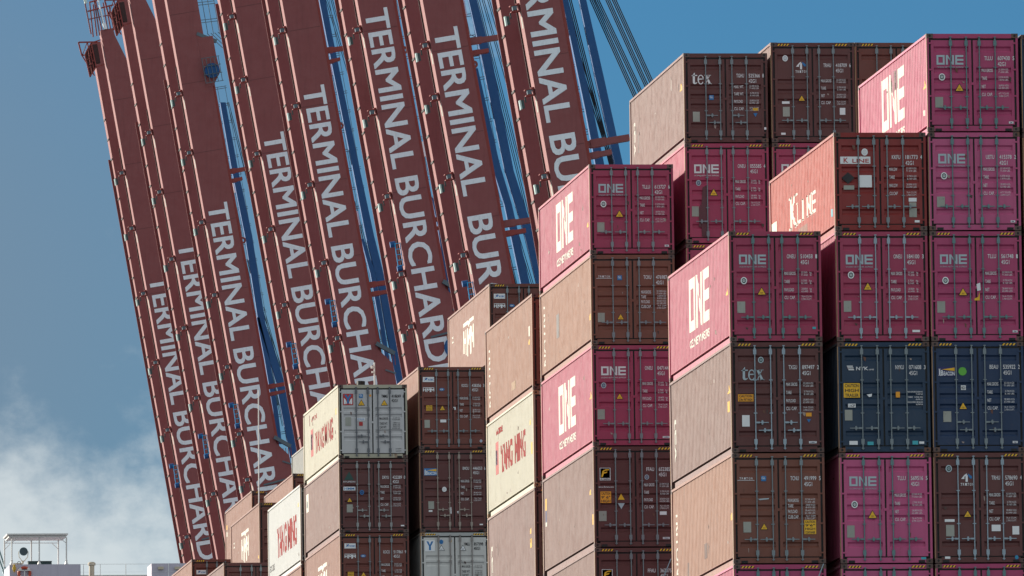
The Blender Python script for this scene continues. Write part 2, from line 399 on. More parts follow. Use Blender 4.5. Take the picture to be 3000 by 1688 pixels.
def logo_triton(mk, x, y, s):
    mk.poly([(x, y+.25*s), (x+.32*s, y+.62*s), (x+.52*s, y+.74*s), (x+.52*s, y+.56*s), (x+.30*s, y+.44*s), (x+.30*s, y+.25*s)])
    mk.poly([(x+.40*s, y), (x+.60*s, y), (x+.60*s, y+.60*s), (x+.40*s, y+.52*s)])

# side mark laid on the corrugated wall: s = metres from the front corner, text runs towards the front
def side_marks(mk, H, name, mats, parent):
    me = bpy.data.meshes.new('tmp'); me.from_pydata([(0, -u, v) for u, v in mk.v], [], mk.f)
    for p, m in zip(me.polygons, mk.m): p.material_index = m
    b = bmesh.new(); b.from_mesh(me)
    ys = [v.co.y for v in b.verts]; y0, y1 = min(ys), max(ys)
    k0 = int((y0-0.17)/0.278)-1; k1 = int((y1-0.17)/0.278)+1
    for k in range(k0, k1+1):
        for c in CRE:
            y = 0.17+k*0.278+c
            if y0 < y < y1:
                bmesh.ops.bisect_plane(b, geom=b.verts[:]+b.edges[:]+b.faces[:], plane_co=(0, y, 0), plane_no=(0, 1, 0), dist=1e-6)
    for v in b.verts: v.co.x = SIDE_X+prof(v.co.y)-0.004+OFF[0]; v.co.y += OFF[1]
    b.to_mesh(me); b.free(); me.name = name; me.update()
    return obj(name, me, mats, parent)

SCUFF = [paint('scuff_rust', (.13, .05, .03), .6, .5, .5), paint('scuff_dark', (.07, .035, .03), .6, .4, .3), paint('scuff_pale', (.34, .27, .24), .6, .4)]
PAL = {
 'pinkf': (0.50, 0.085, 0.215),
 'pink':  (0.36, 0.038, 0.098), 'pinkl': (0.42, 0.050, 0.150), 'brown': (0.155, 0.040, 0.028), 'maroon': (0.110, 0.031, 0.029),
 'terra': (0.180, 0.058, 0.036), 'red': (0.235, 0.020, 0.018), 'navy': (0.005, 0.028, 0.085), 'navyg': (0.007, 0.034, 0.078),
 'cream': (0.42, 0.40, 0.31), 'doorwhite': (0.60, 0.60, 0.58), 'white': (0.43, 0.445, 0.44), 'grey': (0.20, 0.21, 0.20), 'doorgrey': (0.52, 0.52, 0.53), 'dark': (0.05, 0.02, 0.02),
 'taupe': (0.150, 0.072, 0.058)}
# paler colours for the long sides: the sunlight on them put into the paint
SUNLIT_SIDE = {'terra': (0.262, 0.112, 0.064), 'brown': (0.235, 0.096, 0.064), 'maroon': (0.185, 0.092, 0.078), 'taupe': (0.175, 0.085, 0.075),
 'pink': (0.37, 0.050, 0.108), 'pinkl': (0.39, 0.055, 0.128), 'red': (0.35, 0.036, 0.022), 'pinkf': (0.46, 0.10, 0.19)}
GROUP = 'shipping containers stacked on the ship'
UNITS = []
def container(X, Yf, Zb, H, col, label, long=1.0, serial=None, typ=None, door=None, items=(), side=(), rod='rod', handles='flat', hazard=True, rust=0.0,
              rodm=None, words=('MAX GROSS', 'TARE', 'PAYLOAD', 'CU. CAP.'), vals=None, style='std', ink=None, wear=0.14, fixed=True, bright=1.0):
    d = shared(H)
    t = thing('shipping_container', label, 'container', (X+W/2, Yf+L/2*long, Zb), GROUP); t.scale.y = long
    base = PAL[col]; jit = 1+random.uniform(-.06, .06)
    base = tuple(round(c*jit, 4) for c in base)
    P = paint('container_paint', base, 0.60, wear, rust, 0, 0.10, 0.02, 0.5, 0.12)
    PD = paint('door_paint', tuple(round(c, 4) for c in (PAL[door] if door else base)), 0.5, wear, rust*.6, 0, 0.10, 0.15)
    obj('frame', d['frame'], [P, K_BLACK, K_EDGE], t)
    PS = paint('sunlit_side_paint', tuple(round(c*jit, 4) for c in SUNLIT_SIDE[col]), 0.60, wear*1.3, rust, 0, 0.24, 0.02, 0.42, 0.0) if col in SUNLIT_SIDE else P
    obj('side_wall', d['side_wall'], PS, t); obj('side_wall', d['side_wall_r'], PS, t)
    rg = random.Random(int(X*1000)+int(Zb*977))
    for i in range(4 if wear < .2 else 8):
        y_ = rg.uniform(.8, 11.4); z_ = rg.uniform(.25, H-.45); dy_ = rg.uniform(.05, .22); dz_ = rg.uniform(.04, .40 if i % 2 else .12)
        mk = Marks(); mk.poly([(-y_-dy_, z_), (-y_-dy_*.2, z_-dz_*.3), (-y_, z_+dz_*.5), (-y_-dy_*.5, z_+dz_)]); side_marks(mk, H, 'scuff', SCUFF[i % 3], t)
    for i in range(3):
        x_ = rg.choice((rg.uniform(.22, 1.1), rg.uniform(1.3, 2.2))); z_ = rg.uniform(-H+.25, -.3); dx_ = rg.uniform(.02, .09); dz_ = rg.uniform(.02, .16)
        mk = Marks(); mk.poly([(x_, z_), (x_+dx_, z_-dz_*.2), (x_+dx_*.8, z_-dz_), (x_+dx_*.2, z_-dz_*.7)])
        obj('scuff', mk.mesh('scuff', lambda a, b: (a-W/2, -L/2+.0075, H+b)), SCUFF[i % 3], t)
    obj('roof', d['roof'], P, t); obj('end_wall', d['end_wall'], P, t)
    for x, y, z in ((0, 0, 0), (0, 0, 1), (1, 0, 0), (1, 0, 1), (0, 1, 0), (0, 1, 1), (1, 1, 0), (1, 1, 1)):
        o = obj('corner_casting', d['casting'], [K_CAST if rust < .3 else K_EDGE, K_BLACK], t)
        o.location = (-W/2+x*(W-0.178), -L/2+y*(L-0.162), z*(H-0.118))
    obj('door_seal', d['door_seal'], K_BLACK, t)
    dl = obj('door', d['doorL'+style], PD, t); dr = obj('door', d['doorR'+style], PD, t)
    R = rodm or K_ROD
    for i in range(4):
        p = dl if i < 2 else dr
        obj('locking_bar', d[rod+str(i)], R, p); obj('door_handle', d['handle'+handles+str(i)], R, p)
    def flat(mk, nm, mats, par, y=-0.0): return obj(nm, mk.mesh(nm, lambda a, b: (a-W/2, -L/2+y, H-0+b)), mats, par)
    YD = 0.004
    if hazard:
        for x0, x1 in ((0.20, 0.545), (W-0.565, W-0.20)):
            mk = Marks(); mk.k = 1; mk.rect(x0, x1, -.098, -.040)
            flat(mk, 'hazard_stripe', [K_YEL, K_INK], t, 0.0035)
            mk = Marks(); n = 4; st = (x1-x0)/n
            for i in range(n): a = x0+i*st; mk.poly([(a, -.098), (a+st*.5, -.098), (a+st*.95, -.040), (a+st*.45, -.040)])
            flat(mk, 'hazard_stripe', K_YEL, t, 0.001)
    if serial:
        TI = ink or K_TEXT
        mk = Marks(); pre, num, chk = serial
        hs_ = 0.105
        z1 = -.715 if H > 2.7 else -.705
        if style == 'ym': z1 = -.46
        mk.text(pre, 1.530, z1, hs_, 0.225, 0.012); flat(mk, 'owner_code', TI, dr, YD-0.006)
        mk = Marks(); mk.text(num, 1.890, z1, hs_, 0.325, 0.012); flat(mk, 'serial_number', TI, dr, YD-0.006)
        if chk: mk = Marks(); mk.text(chk, 2.285, z1, hs_, 0.045, 0.012); flat(mk, 'check_digit', TI, dr, YD-0.006)
        mk = Marks(); mk.text(typ, 1.890, z1-.155, hs_, 0.215, 0.012); flat(mk, 'size_code', TI, dr, YD-0.006)
        rows = (1.07, 1.285, 1.50, 1.705) if H > 2.7 else (.935, 1.14, 1.36, 1.57)
        if style == 'ym': rows = (1.15, 1.33, 1.46, 1.60)
        if words is not None and len(words) and words[0] == 'MAXGROSS': rows = (1.20, 1.345, 1.49, 1.635) if H > 2.7 else (1.04, 1.18, 1.32, 1.46)
        vv = vals or (('32.500 KGS', '71.650 LBS'), ('3.700 KGS', '8.160 LBS'), ('28.800 KGS', '63.490 LBS'), ('76.4 CU.M.', '2.700 CU.FT.'))
        for r, wd in zip(rows, words or ()):
            mk = Marks(); mk.text(wd, 1.455, -r-.085, .085, min(.30, .042*len(wd)*.85), 0.01); flat(mk, 'weight_heading', TI, dr, YD-0.006)
        for r, (a, c) in zip(rows, vv if words else ()):
            mk = Marks(); mk.text(a, 0, -r-.040, .046, .27 if len(a) > 9 else .25, 0.0, right=2.175); mk.text(c, 0, -r-.108, .046, .27 if len(c) > 9 else .25, 0.0, right=2.175); flat(mk, 'weight_figures', TI, dr, YD-0.006)
    for it in items:
        k = it[0]
        if k == 'one':
            zl = (-.87, .255) if H > 2.7 else (-.825, .255)
            mk = Marks(); logo_one(mk, .262, zl[0], .715, zl[1]); mk.text('OCEAN NETWORK EXPRESS', .262, zl[0]-.085, .038, .715)
            flat(mk, 'logo', K_BLUEW if it[1:] != ('w',) else K_TEXT, dl, YD-0.006)
        elif k == 'tex':
            mk = Marks(); logo_tex(mk, it[1], -it[2], it[3], it[4]); flat(mk, 'logo', K_BLUEW if len(it) < 6 else K_WHITE, dl, YD-0.006)
        elif k == 'tritonlogo':
            mk = Marks(); logo_triton(mk, it[1], -it[2], .30); serif_text(mk, 'TRITON', it[1]-.02, -it[2]-.10, .07, .36)
            mk.k = 1; mk.poly([(it[1]+.30*.62, -it[2]+.30*.55), (it[1]+.30*.62, -it[2]+.30*.72), (it[1]+.30*.98, -it[2]+.30*.48), (it[1]+.30*.98, -it[2]+.30*.30), (it[1]+.30*.80, -it[2]+.30*.28)])
            flat(mk, 'logo', [K_WHITE, K_BLUE], dl, YD-0.006)
        elif k == 'triton':
            mk = Marks(); serif_text(mk, 'TRITON', it[1], -it[2], .055, .36); mk.rect(it[1]-.05, it[1]+.40, -it[2]-.030, -it[2]-.018)
            flat(mk, 'logo', K_TEXT, dl, YD-0.006)
        elif k == 'tri':      # warning triangle
            x, z, s = it[1], -it[2], it[3] if len(it) > 3 else .125
            mk = Marks(); mk.k = 1; mk.poly([(x-s, z), (x+s, z), (x, z+1.72*s)])
            o = flat(mk, 'warning_label', [K_YEL, K_INK], dl if x < 1.2 else dr, YD-0.006)
            mk = Marks(); mk.poly([(x-s*.80, z+s*.11), (x+s*.80, z+s*.11), (x, z+1.50*s)]); mk.k = 1
            mk2 = Marks(); mk2.rect(x-s*.28, x+s*.28, z+.32*s, z+.38*s); mk2.rect(x-s*.34, x+s*.34, z+.50*s, z+.56*s)
            flat(mk, 'warning_label', K_YEL if len(it) < 5 else K_WHITE, dl if x < 1.2 else dr, YD-0.008)
            flat(mk2, 'warning_label', K_INK, dl if x < 1.2 else dr, YD-0.010)
        elif k == 'plate':
            x, z, w_, h_ = it[1], -it[2], it[3], it[4]; mk = Marks(); mk.rect(x, x+w_, z-h_, z)
            flat(mk, 'data_plate', {'y': K_YEL, 'o': K_ORG, 'w': K_WHITE, 'b': K_BLUE, 'n': K_NAVY, 'r': K_RED, 'c': K_CYAN}.get(it[5] if len(it) > 5 else '', K_PLATE), dl if x < 1.2 else dr, YD-0.006)
            if len(it) > 6:
                mk = Marks(); ls = it[6]; n = len(ls); rh = h_/n
                for i, s_ in enumerate(ls): mk.text(s_, x+w_*.08, z-rh*(i+.84), rh*.66, w_*.84, 0.02)
                flat(mk, 'data_plate', it[7] if len(it) > 7 else K_INK, dl if x < 1.2 else dr, YD-0.008)
        elif k == 'oval':
            x, z, r = it[1], -it[2], it[3]; c0, c1 = it[4], it[5]
            mk = Marks(); mk.disc(x, z, r, r*1.12); flat(mk, 'inspection_sticker', c0, dl if x < 1.2 else dr, YD-0.006)
            mk = Marks(); mk.disc(x, z, r*.66, r*.78); flat(mk, 'inspection_sticker', c1, dl if x < 1.2 else dr, YD-0.008)
            mk = Marks(); mk.rect(x-r*.08, x+r*.08, z-r*.5, z+r*.5); mk.ring(x, z, r*.28, r*.42, 12); flat(mk, 'inspection_sticker', c0, dl if x < 1.2 else dr, YD-0.010)
        elif k == 'hmm':
            mk = Marks(); logo_hmm(mk, it[1], -it[2], .40, .175); flat(mk, 'logo', K_WHITE, dl, YD-0.006)
        elif k == 'kobc':
            x, z = it[1], -it[2]; mk = Marks(); mk.rect(x, x+.40, z-.175, z); flat(mk, 'placard', K_WHITE, dl, YD-0.006)
            mk = Marks(); mk.poly([(x+.045, z-.15), (x+.08, z-.07), (x+.125, z-.025), (x+.155, z-.03), (x+.17, z-.07), (x+.12, z-.075), (x+.16, z-.11), (x+.09, z-.105)])
            mk.text('KOBC', x+.185, z-.125, .065, .20, 0.03); mk.k = 1; mk.poly([(x+.06, z-.06), (x+.09, z-.02), (x+.10, z-.035), (x+.075, z-.07)])
            flat(mk, 'placard', [K_BLUE, K_RED], dl, YD-0.008)
        elif k == 'km':
            x, z = it[1], -it[2]; mk = Marks(); mk.disc(x, z, .095, .052); flat(mk, 'inspection_sticker', K_BLUE, dl, YD-0.006)
            mk = Marks(); mk.text('KR', x-.05, z-.022, .045, .10, .03); flat(mk, 'inspection_sticker', K_WHITE, dl, YD-0.008)
        elif k == 'gl':
            x, z = it[1], -it[2]; mk = Marks(); mk.rect(x, x+.135, z-.135, z); flat(mk, 'inspection_sticker', K_BLUE, dl, YD-0.006)
            mk = Marks(); mk.text('GL', x+.02, z-.085, .065, .095, .01); flat(mk, 'inspection_sticker', K_WHITE, dl, YD-0.008)
        elif k == 'beacon':
            x, z = it[1], -it[2]; mk = Marks(); mk.rect(x, x+.46, z-.25, z); flat(mk, 'placard', K_NAVY if len(it) < 4 else K_BLUE, dl, YD-0.006)
            mk = Marks(); mk.text('B', x+.07, z-.225, .135, .07, .02); mk.text('EACON', x+.15, z-.225, .10, .29, .02)
            mk.rect(x+.025, x+.055, z-.23, z-.06); mk.rect(x+.018, x+.062, z-.07, z-.05); mk.rect(x+.012, x+.07, z-.235, z-.215)
            mk.k = 1; mk.poly([(x+.09, z-.07), (x+.44, z-.02), (x+.44, z-.11)]); flat(mk, 'placard', [K_WHITE, K_YEL], dl, YD-0.008)
        elif k == 'florens':
            x, z = it[1], -it[2]; mk = Marks(); mk.rect(x, x+.31, z-.36, z); mk.k = 1; mk.rect(x+.015, x+.295, z-.295, z-.012)
            mk.text('FLORENS', x+.02, z-.35, .042, .27, .04)
            me_m = [K_WHITE, K_NAVY]; flat(mk, 'placard', me_m, dl, YD-0.006)
            mk = Marks(); a, c = x+.04, z-.27
            mk.poly([(a, c), (a+.04, c), (a+.08, c+.10), (a+.16, c+.125), (a+.185, c+.165), (a+.10, c+.145), (a+.07, c+.15), (a+.12, c+.19), (a+.22, c+.20), (a+.24, c+.235), (a+.12, c+.225), (a+.04, c+.18), (a+.02, c+.10)])
            flat(mk, 'placard', K_YEL, dl, YD-0.009)
        elif k == 'ym':
            x, z = it[1], -it[2]; mk = Marks(); mk.rect(x, x+.36, z-.40, z); flat(mk, 'placard', K_RED, dl, YD-0.006)
            mk = Marks(); a = x+.035; b_ = z-.365
            mk.poly([(a, b_), (a+.06, b_), (a+.06, b_+.16), (a, b_+.22)]); mk.poly([(a+.23, b_), (a+.29, b_), (a+.29, b_+.22), (a+.23, b_+.16)])
            mk.poly([(a+.06, b_+.16), (a+.10, b_+.06), (a+.10, b_+.0), (a+.085, b_+.0), (a+.06, b_+.08)]); mk.poly([(a+.23, b_+.16), (a+.19, b_+.06), (a+.19, b_), (a+.205, b_), (a+.23, b_+.08)])
            mk.k = 1; mk.poly([(a+.02, b_+.33), (a+.09, b_+.33), (a+.145, b_+.23), (a+.20, b_+.33), (a+.27, b_+.33), (a+.18, b_+.17), (a+.18, b_+.02), (a+.11, b_+.02), (a+.11, b_+.17)])
            flat(mk, 'placard', [K_WHITE, K_BLUE], dl, YD-0.009)
        elif k == 'text':
            _, s_, x, z, h_, w_, m_ = it; mk = Marks(); mk.text(s_, x, -z, h_, w_, .015); flat(mk, 'lettering', m_, dl if x < 1.2 else dr, YD-0.011)
        elif k == 'poly':
            _, pts, m_ = it; mk = Marks(); mk.poly([(a, -b) for a, b in pts]); x = pts[0][0]
            flat(mk, 'marking', m_, dl if x < 1.2 else dr, YD-0.007)
        elif k == 'cimc':
            x, z = it[1], -it[2]; mk = Marks(); mk.rect(x, x+it[3], z-.055, z); flat(mk, 'maker_label', K_WHITE, dr, YD-0.006)
            mk = Marks(); mk.text('CIMC', x+.02, z-.043, .030, it[3]-.04, .03); flat(mk, 'maker_label', K_NAVY, dr, YD-0.008)
    for it in side:
        k = it[0]
        if k == 'one':
            mk = Marks(); zz = (H-1.93, 1.43) if H > 2.7 else (H-1.76, 1.42)
            logo_one(mk, -8.08, zz[0], 4.0, zz[1]); mk.text('OCEAN NETWORK EXPRESS', -8.0, zz[0]-.42, .21, 3.9, .03)
            side_marks(mk, H, 'side_lettering', K_SIDEW, t)
        elif k == 'hmm':
            mk = Marks(); logo_hmm(mk, -7.75, H-2.0, 3.05, 1.35); side_marks(mk, H, 'side_lettering', K_SIDEW, t)
            mk = Marks(); mk.text('CX', -11.2, H-1.02, .22, .5, .03); side_marks(mk, H, 'side_lettering', K_SIDEW, t)
        elif k == 'txt':
            _, s_, far, near, zt_, h_, m_ = it
            mk = Marks(); mk.text(s_, -far, H-zt_-h_, h_, far-near, .03 if m_ is not K_SRED else .038); side_marks(mk, H, 'side_lettering', m_, t)
        elif k == 'serif':
            _, s_, far, near, zt_, h_, m_ = it; mk = Marks(); n_ = len(s_); cw = (far-near)/n_; yb = H-zt_-h_
            for i, c in enumerate(s_):
                a = -far+i*cw; mk.text(c, a+cw*.10, yb, h_, cw*.36 if c == 'I' else cw*.74, .012)
                for e in ((a+cw*.02, a+cw*.36),)+(((a+cw*.60, a+cw*.96),) if c in 'NK' else ()): mk.rect(e[0], e[1], yb, yb+h_*.07); mk.rect(e[0], e[1], yb+h_*.93, yb+h_)
            side_marks(mk, H, 'side_lettering', m_, t)
        elif k == 'ymlogo':
            mk = Marks(); a = -9.6; zb = H-1.80
            mk.rect(a, a+.9, zb, zb+1.05); side_marks(mk, H, 'side_emblem', K_RED, t)
        elif k == 'vert':    # narrow upright lettering near the rear corner
            _, s_, y_, zt_, h_, len_ = it
            v, f, a, b_, cap = glyphs(s_, .02); sx = len_/(b_-a); sy = h_/cap
            mk = Marks(); mk.v = [(-y_+p[1]*sy*1.0, H-zt_-(p[0]-a)*sx) for p in v]; mk.f = list(f); mk.m = [0]*len(f)
            side_marks(mk, H, 'side_lettering', K_SIDEW, t)
        elif k == 'patch':
            _, y0, y1, z0, z1, m_ = it; mk = Marks(); mk.rect(-y1, -y0, H-z1, H-z0); side_marks(mk, H, 'side_marking', m_, t)
        elif k == 'tri':
            _, y_, z_ = it; mk = Marks(); mk.poly([(-y_-.30, H-z_), (-y_+.12, H-z_), (-y_+.02, H-z_+.22)]); side_marks(mk, H, 'side_marking', K_YEL, t)
    # rubbed steel showing along the outer left edges of the corner posts
    return t

U = K_BLUEW
STAIN = paint('oily_stain', (.10, .02, .03), .5, .3)
def ov(x, z, a=K_WHITE, b=K_DKGRN, r=.085): return ('oval', x, z, r, a, b)
ONE9 = (('one',), ('tri', .85, 1.68), ('plate', .20, 1.85, .21, .30), ('plate', 2.18, 2.52, .09, .06, 'c'))
ONE8 = (('one',), ov(.40, 1.15), ('tri', .86, 1.53), ('plate', .21, 1.68, .21, .28), ('cimc', 2.16, 2.33, .12))
MG = ('MAX.GROSS', 'TARE', 'NET', 'CU. CAP.')
V8 = (('32.500 KGS.', '71.650 LBS.'), ('3.570 KGS.', '7.870 LBS.'), ('28.930 KGS.', '63.780 LBS.'), ('67.7 CU.M.', '2.390 CU.FT.'))
VKG = (('32.500   kg', '71.650   lb'), ('3.700   kg', '8.160   lb'), ('28.800   kg', '63.490   lb'), ('76.4 CU.M.', '2.700 CU.FT.'))
VT = (('32.500 KGS', '71.650 LBS'), ('3.840 KGS', '8.470 LBS'), ('28.660 KGS', '63.180 LBS'), ('76.4  CUM', '2.700 CUFT'))
TW = ('MAXGROSS', 'TARE', 'PAYLOAD', 'CUB.CAP.')
STK = []
def stack(bay, X, Ztop, specs, dy=0.0):
    z = Ztop; Y = bay*BAY+dy
    for H, kw in specs:
        z -= H
        if kw is not None: container(X, Y, z, H, **kw)
        z -= GAP
    STK.append((X, Y, z+GAP))
def topleft(px, py, bay): p = at(px, py, bay*BAY); return p.x, p.z

# nearest bay, from the left: three stacks and a sliver of a fourth
stack(0, 41.752, 30.76, [
 (H9, dict(col='pink', label='pink container with serial 510458 on its doors, top of the nearest left stack', serial=('ONEU', '510458', '1'), typ='45G1', items=ONE9+(ov(.385, 1.30),), side=(('one',), ('tri', .55, 1.62)), rodm=K_RODT, vals=VKG)),
 (H9, dict(col='maroon', label='dark maroon container with serial 897497 and orange caution plate on its doors', serial=('TXGU', '897497', '2'), typ='45G1', rodm=K_RODW, handles='stag', side=(('vert', 'tex', 11.35, 1.0, .30, 1.25), ('tri', .5, 1.30), ('patch', .45, .95, 1.50, 1.78, K_YEL)),
   items=(('tex', .27, 1.00, .60, .34), ov(.80, .47, K_BLUEW, K_DKGRN, .075), ('plate', .18, 1.37, .41, .19, 'o', ('CAUTION', '2.9m 9\'6" HIGH')), ('plate', .28, 1.92, .20, .30, 'w'), ('plate', 1.97, 1.86, .15, .10, 'o'), ('poly', [(1.99, 2.03), (2.10, 2.03), (2.045, 2.12)], K_BLUE), ('cimc', 2.04, 2.61, .20)))),
 (H9, dict(col='terra', label='rust brown container with serial 491999 and square yellow caution label on right door', serial=('TCNU', '491999', '5'), typ='45G1', words=TW, vals=VT, rust=.12, rodm=K_ROD, side=(('vert', 'TRITON', 11.35, .62, .25, 1.75), ('tri', .4, 1.72), ('patch', 5.2, 5.75, 1.95, 2.35, paint('scrape_brown', (.10, .04, .03), .6, .5, .5)), ('patch', 9.0, 9.2, 2.2, 2.7, paint('scrape_brown', (.10, .04, .03), .6, .5, .5))),
   items=(('triton', .18, .69), ('gl', .755, .60), ('plate', .27, 1.80, .205, .28), ('tri', .82, 2.01, .105), ('plate', 1.88, 1.76, .31, .37, 'y', ('CAUTION', '9\'6"', 'HIGH', 'CONTAINER')), ('poly', [(.66, 1.20), (.96, 1.18), (.95, 1.21), (.72, 1.235)], K_BLUEW)))),
 (H9, dict(col='pinkl', label='pink container at the bottom edge under the rust brown one numbered 491999', rodm=K_RODT))])
stack(0, 44.580, 33.365, [
 (H8, dict(col='red', label='bright red container with serial 181773 on its doors, top of its stack', serial=('KKFU', '181773', '4'), typ='42G1', hazard=False, words=('MAX.GW', 'TARE', 'MAX.CW', 'CU.CAP'), rodm=K_ROD, rust=.08, ink=K_TEXT,
   side=(('serif', 'K', 8.6, 6.9, .85, .88, K_SIDEW), ('serif', 'LINE', 7.2, 3.5, 1.12, .58, K_SIDEW), ('patch', 11.0, 11.9, 1.2, 1.75, K_SIDEW), ('patch', .55, .95, 1.95, 2.15, K_CYAN), ('patch', 5.2, 6.9, 1.85, 2.28, paint('patched_red', (.22, .09, .06), .6, .5, .2))),
   items=(('plate', .16, .64, .80, .19, 'w'), ('text', 'K', .25, .80, .13, .12, K_RED), ('text', 'LINE', .48, .80, .10, .44, K_RED), ('oval', .81, .52, .085, K_WHITE, K_TEXT), ('plate', .66, 1.13, .33, .32, 'w'), ('poly', [(.19, 1.20), (.36, 1.05), (.53, 1.20), (.36, 1.36)], K_INK), ('plate', .24, 1.40, .28, .11, ''), ('plate', 1.96, 1.73, .21, .10, 'w'), ('plate', 1.97, 1.85, .19, .12), ('plate', 1.97, 2.00, .20, .24), ('plate', 2.11, 2.32, .13, .06, 'w')))),
 (H9, dict(col='pink', label='pink container with serial 184100 on its doors, under the bright red one', serial=('ONEU', '184100', '3'), typ='45G1', items=ONE9[:1]+(ov(.395, 1.15), ('tri', .835, 1.55), ('plate', .19, 1.83, .20, .29), ('plate', 2.0, 2.60, .20, .06, 'w')), rodm=K_RODW, vals=VKG)),
 (H9, dict(col='navyg', label='dark navy container with serial 071608 and yellow caution placard', serial=('NYKU', '071608', '3'), typ='45G1', words=(), rodm=K_ROD,
   items=(('poly', [(.24, .62), (.40, .62), (.44, .74), (.29, .74)], K_WHITE), ('poly', [(.25, .645), (.41, .645), (.415, .665), (.255, .665)], K_RED), ('poly', [(.265, .69), (.425, .69), (.43, .71), (.27, .71)], K_RED), ('text', 'NYK', .49, .74, .09, .32, K_WHITE), ('text', 'LINE', .83, .74, .035, .13, K_TEXT),
     ('plate', .15, 1.08, .43, .38, 'y', ('CAUTION', 'HIGH', 'TRAILER')), ('plate', .26, 1.62, .20, .10, 'w', ('J. ACEP',)), ('plate', .17, 1.78, .20, .28), ('poly', [(.76, 1.38), (.90, 1.36), (.89, 1.43), (.82, 1.45)], K_WHITE), ('plate', 1.53, 1.31, .11, .15, 'o'),
     ('text', 'MAX.GROSS 32.500 KG', 1.84, 1.33, .035, .40, K_TEXT), ('text', '71.650 LB', 2.06, 1.39, .035, .18, K_TEXT), ('text', 'TARE   3.940 KG', 1.84, 1.47, .035, .40, K_TEXT), ('text', '8.690 LB', 2.06, 1.53, .035, .18, K_TEXT), ('text', 'MAX.CARGO 28.560 KG', 1.84, 1.60, .035, .40, K_TEXT), ('text', '62.960 LB', 2.06, 1.66, .035, .18, K_TEXT),
     ('plate', .28, 2.60, .22, .10, 'w'), ('plate', .76, 2.62, .16, .09, 'c'), ('plate', 1.95, 2.60, .15, .10, 'c'), ('plate', 2.13, 2.62, .13, .06, 'w')))),
 (H9, dict(col='pinkf', label='pink container with serial 569516 on its doors, under a dark navy one', serial=('TLLU', '569516', '5'), typ='45G1', items=(('one',), ov(.39, 1.35), ('tri', .86, 1.72, .13), ('plate', .18, 1.90, .20, .32), ('plate', 2.13, 2.74, .13, .06, 'c')), rodm=K_RODT, words=MG, rust=.05)),
 (H9, dict(col='pinkf', label='pink container at the bottom edge under the one numbered 569516', rodm=K_RODT))])
stack(0, 47.080, 35.98, [
 (H8, dict(col='pinkl', label='pink container with serial 607430 and scuffed logo, highest of the nearest bay', serial=('TLLU', '607430', '5'), typ='42G1', hazard=False, items=ONE8, side=(('one',), ('tri', .5, 1.4), ('patch', .6, .95, 1.95, 2.1, K_SIDEW), ('patch', 5.2, 6.4, .30, .85, paint('patched_pink', (.30, .06, .12), .6, .5, .0))), words=MG, vals=V8, rodm=K_RODT)),
 (H8, dict(col='pinkf', wear=.22, label='pink container with serial 415378 on its doors, second from the top', serial=('UETU', '415378', '2'), typ='42G1', hazard=False, items=(('one',), ov(.41, 1.15), ('plate', .21, 1.70, .21, .28), ('cimc', 2.16, 2.33, .12)), words=MG, vals=V8, rodm=K_RODT)),
 (H9, dict(col='pinkl', label='pink container with serial 561748 and bright yellow seal tag at the door gap', serial=('TLLU', '561748', '1'), typ='45G1', items=(('one',), ov(.40, 1.30), ('tri', .86, 1.70), ('plate', .17, 1.85, .21, .30), ('poly', [(1.16, 1.78), (1.26, 1.74), (1.30, 1.60), (1.30, 1.83), (1.16, 1.83)], K_YEL), ('poly', [(1.22, 1.40), (1.32, 1.36), (1.33, 1.56), (1.24, 1.58)], K_WHITE), ('cimc', 2.16, 2.62, .13)), words=MG, rodm=K_RODT)),
 (H9, dict(col='navy', label='deep blue container with serial 535922 and round green sticker', serial=('BEAU', '535922', '2'), typ='45G1', words=MG, handles='stag', items=(('beacon', .16, .66), ('poly', [(.81+.11*math.cos(a*.4), .78+.11*math.sin(a*.4)) for a in range(15)], K_GREEN), ('plate', .76, 1.15, .13, .12, 'w', ('HBZA',)), ('tri', .81, 1.78, .115), ('plate', .28, 1.83, .21, .28), ('cimc', 2.11, 2.62, .13)))),
 (H9, dict(col='maroon', label='dark brown container with serial 578690 on its doors, under the deep blue one', serial=('TRHU', '578690', '4'), typ='45G1', words=('MAX.GROSS', 'TARE', 'NET', 'CU. CAP.'), rodm=K_RODW, items=(('tritonlogo', .72, .77), ov(.40, .42, K_BLUEW, K_DKGRN, .085), ('tri', .88, 1.70, .11), ('plate', .27, 1.75, .26, .07, 'w'), ('plate', .30, 1.90, .22, .30), ('plate', 1.51, 1.90, .24, .17, 'w'), ('plate', 2.06, 1.94, .18, .22, 'w'), ('plate', .26, 2.73, .14, .06, 'w'), ('oval', 2.16, 2.76, .05, K_BLUE, K_CYAN)))),
 (H9, dict(col='pinkl', label='pink container at the bottom edge under the dark brown one numbered 578690', rodm=K_RODT))])
stack(0, 49.600, 35.95, [
 (H8, dict(col='navyg', label='dark navy container cut off by the right edge, top of its stack', hazard=False)),
 (H8, dict(col='terra', label='brown container cut off by the right edge, second from the top', hazard=False)),
 (H9, dict(col='maroon', label='dark maroon container cut off by the right edge, third from the top')),
 (H9, dict(col='navyg', label='dark container cut off by the right edge, beside the deep blue one')),
 (H9, dict(col='maroon', label='maroon container cut off by the right edge, lowest but one of its stack')),
 (H9, dict(col='dark', label='blackish container in the bottom right corner'))])
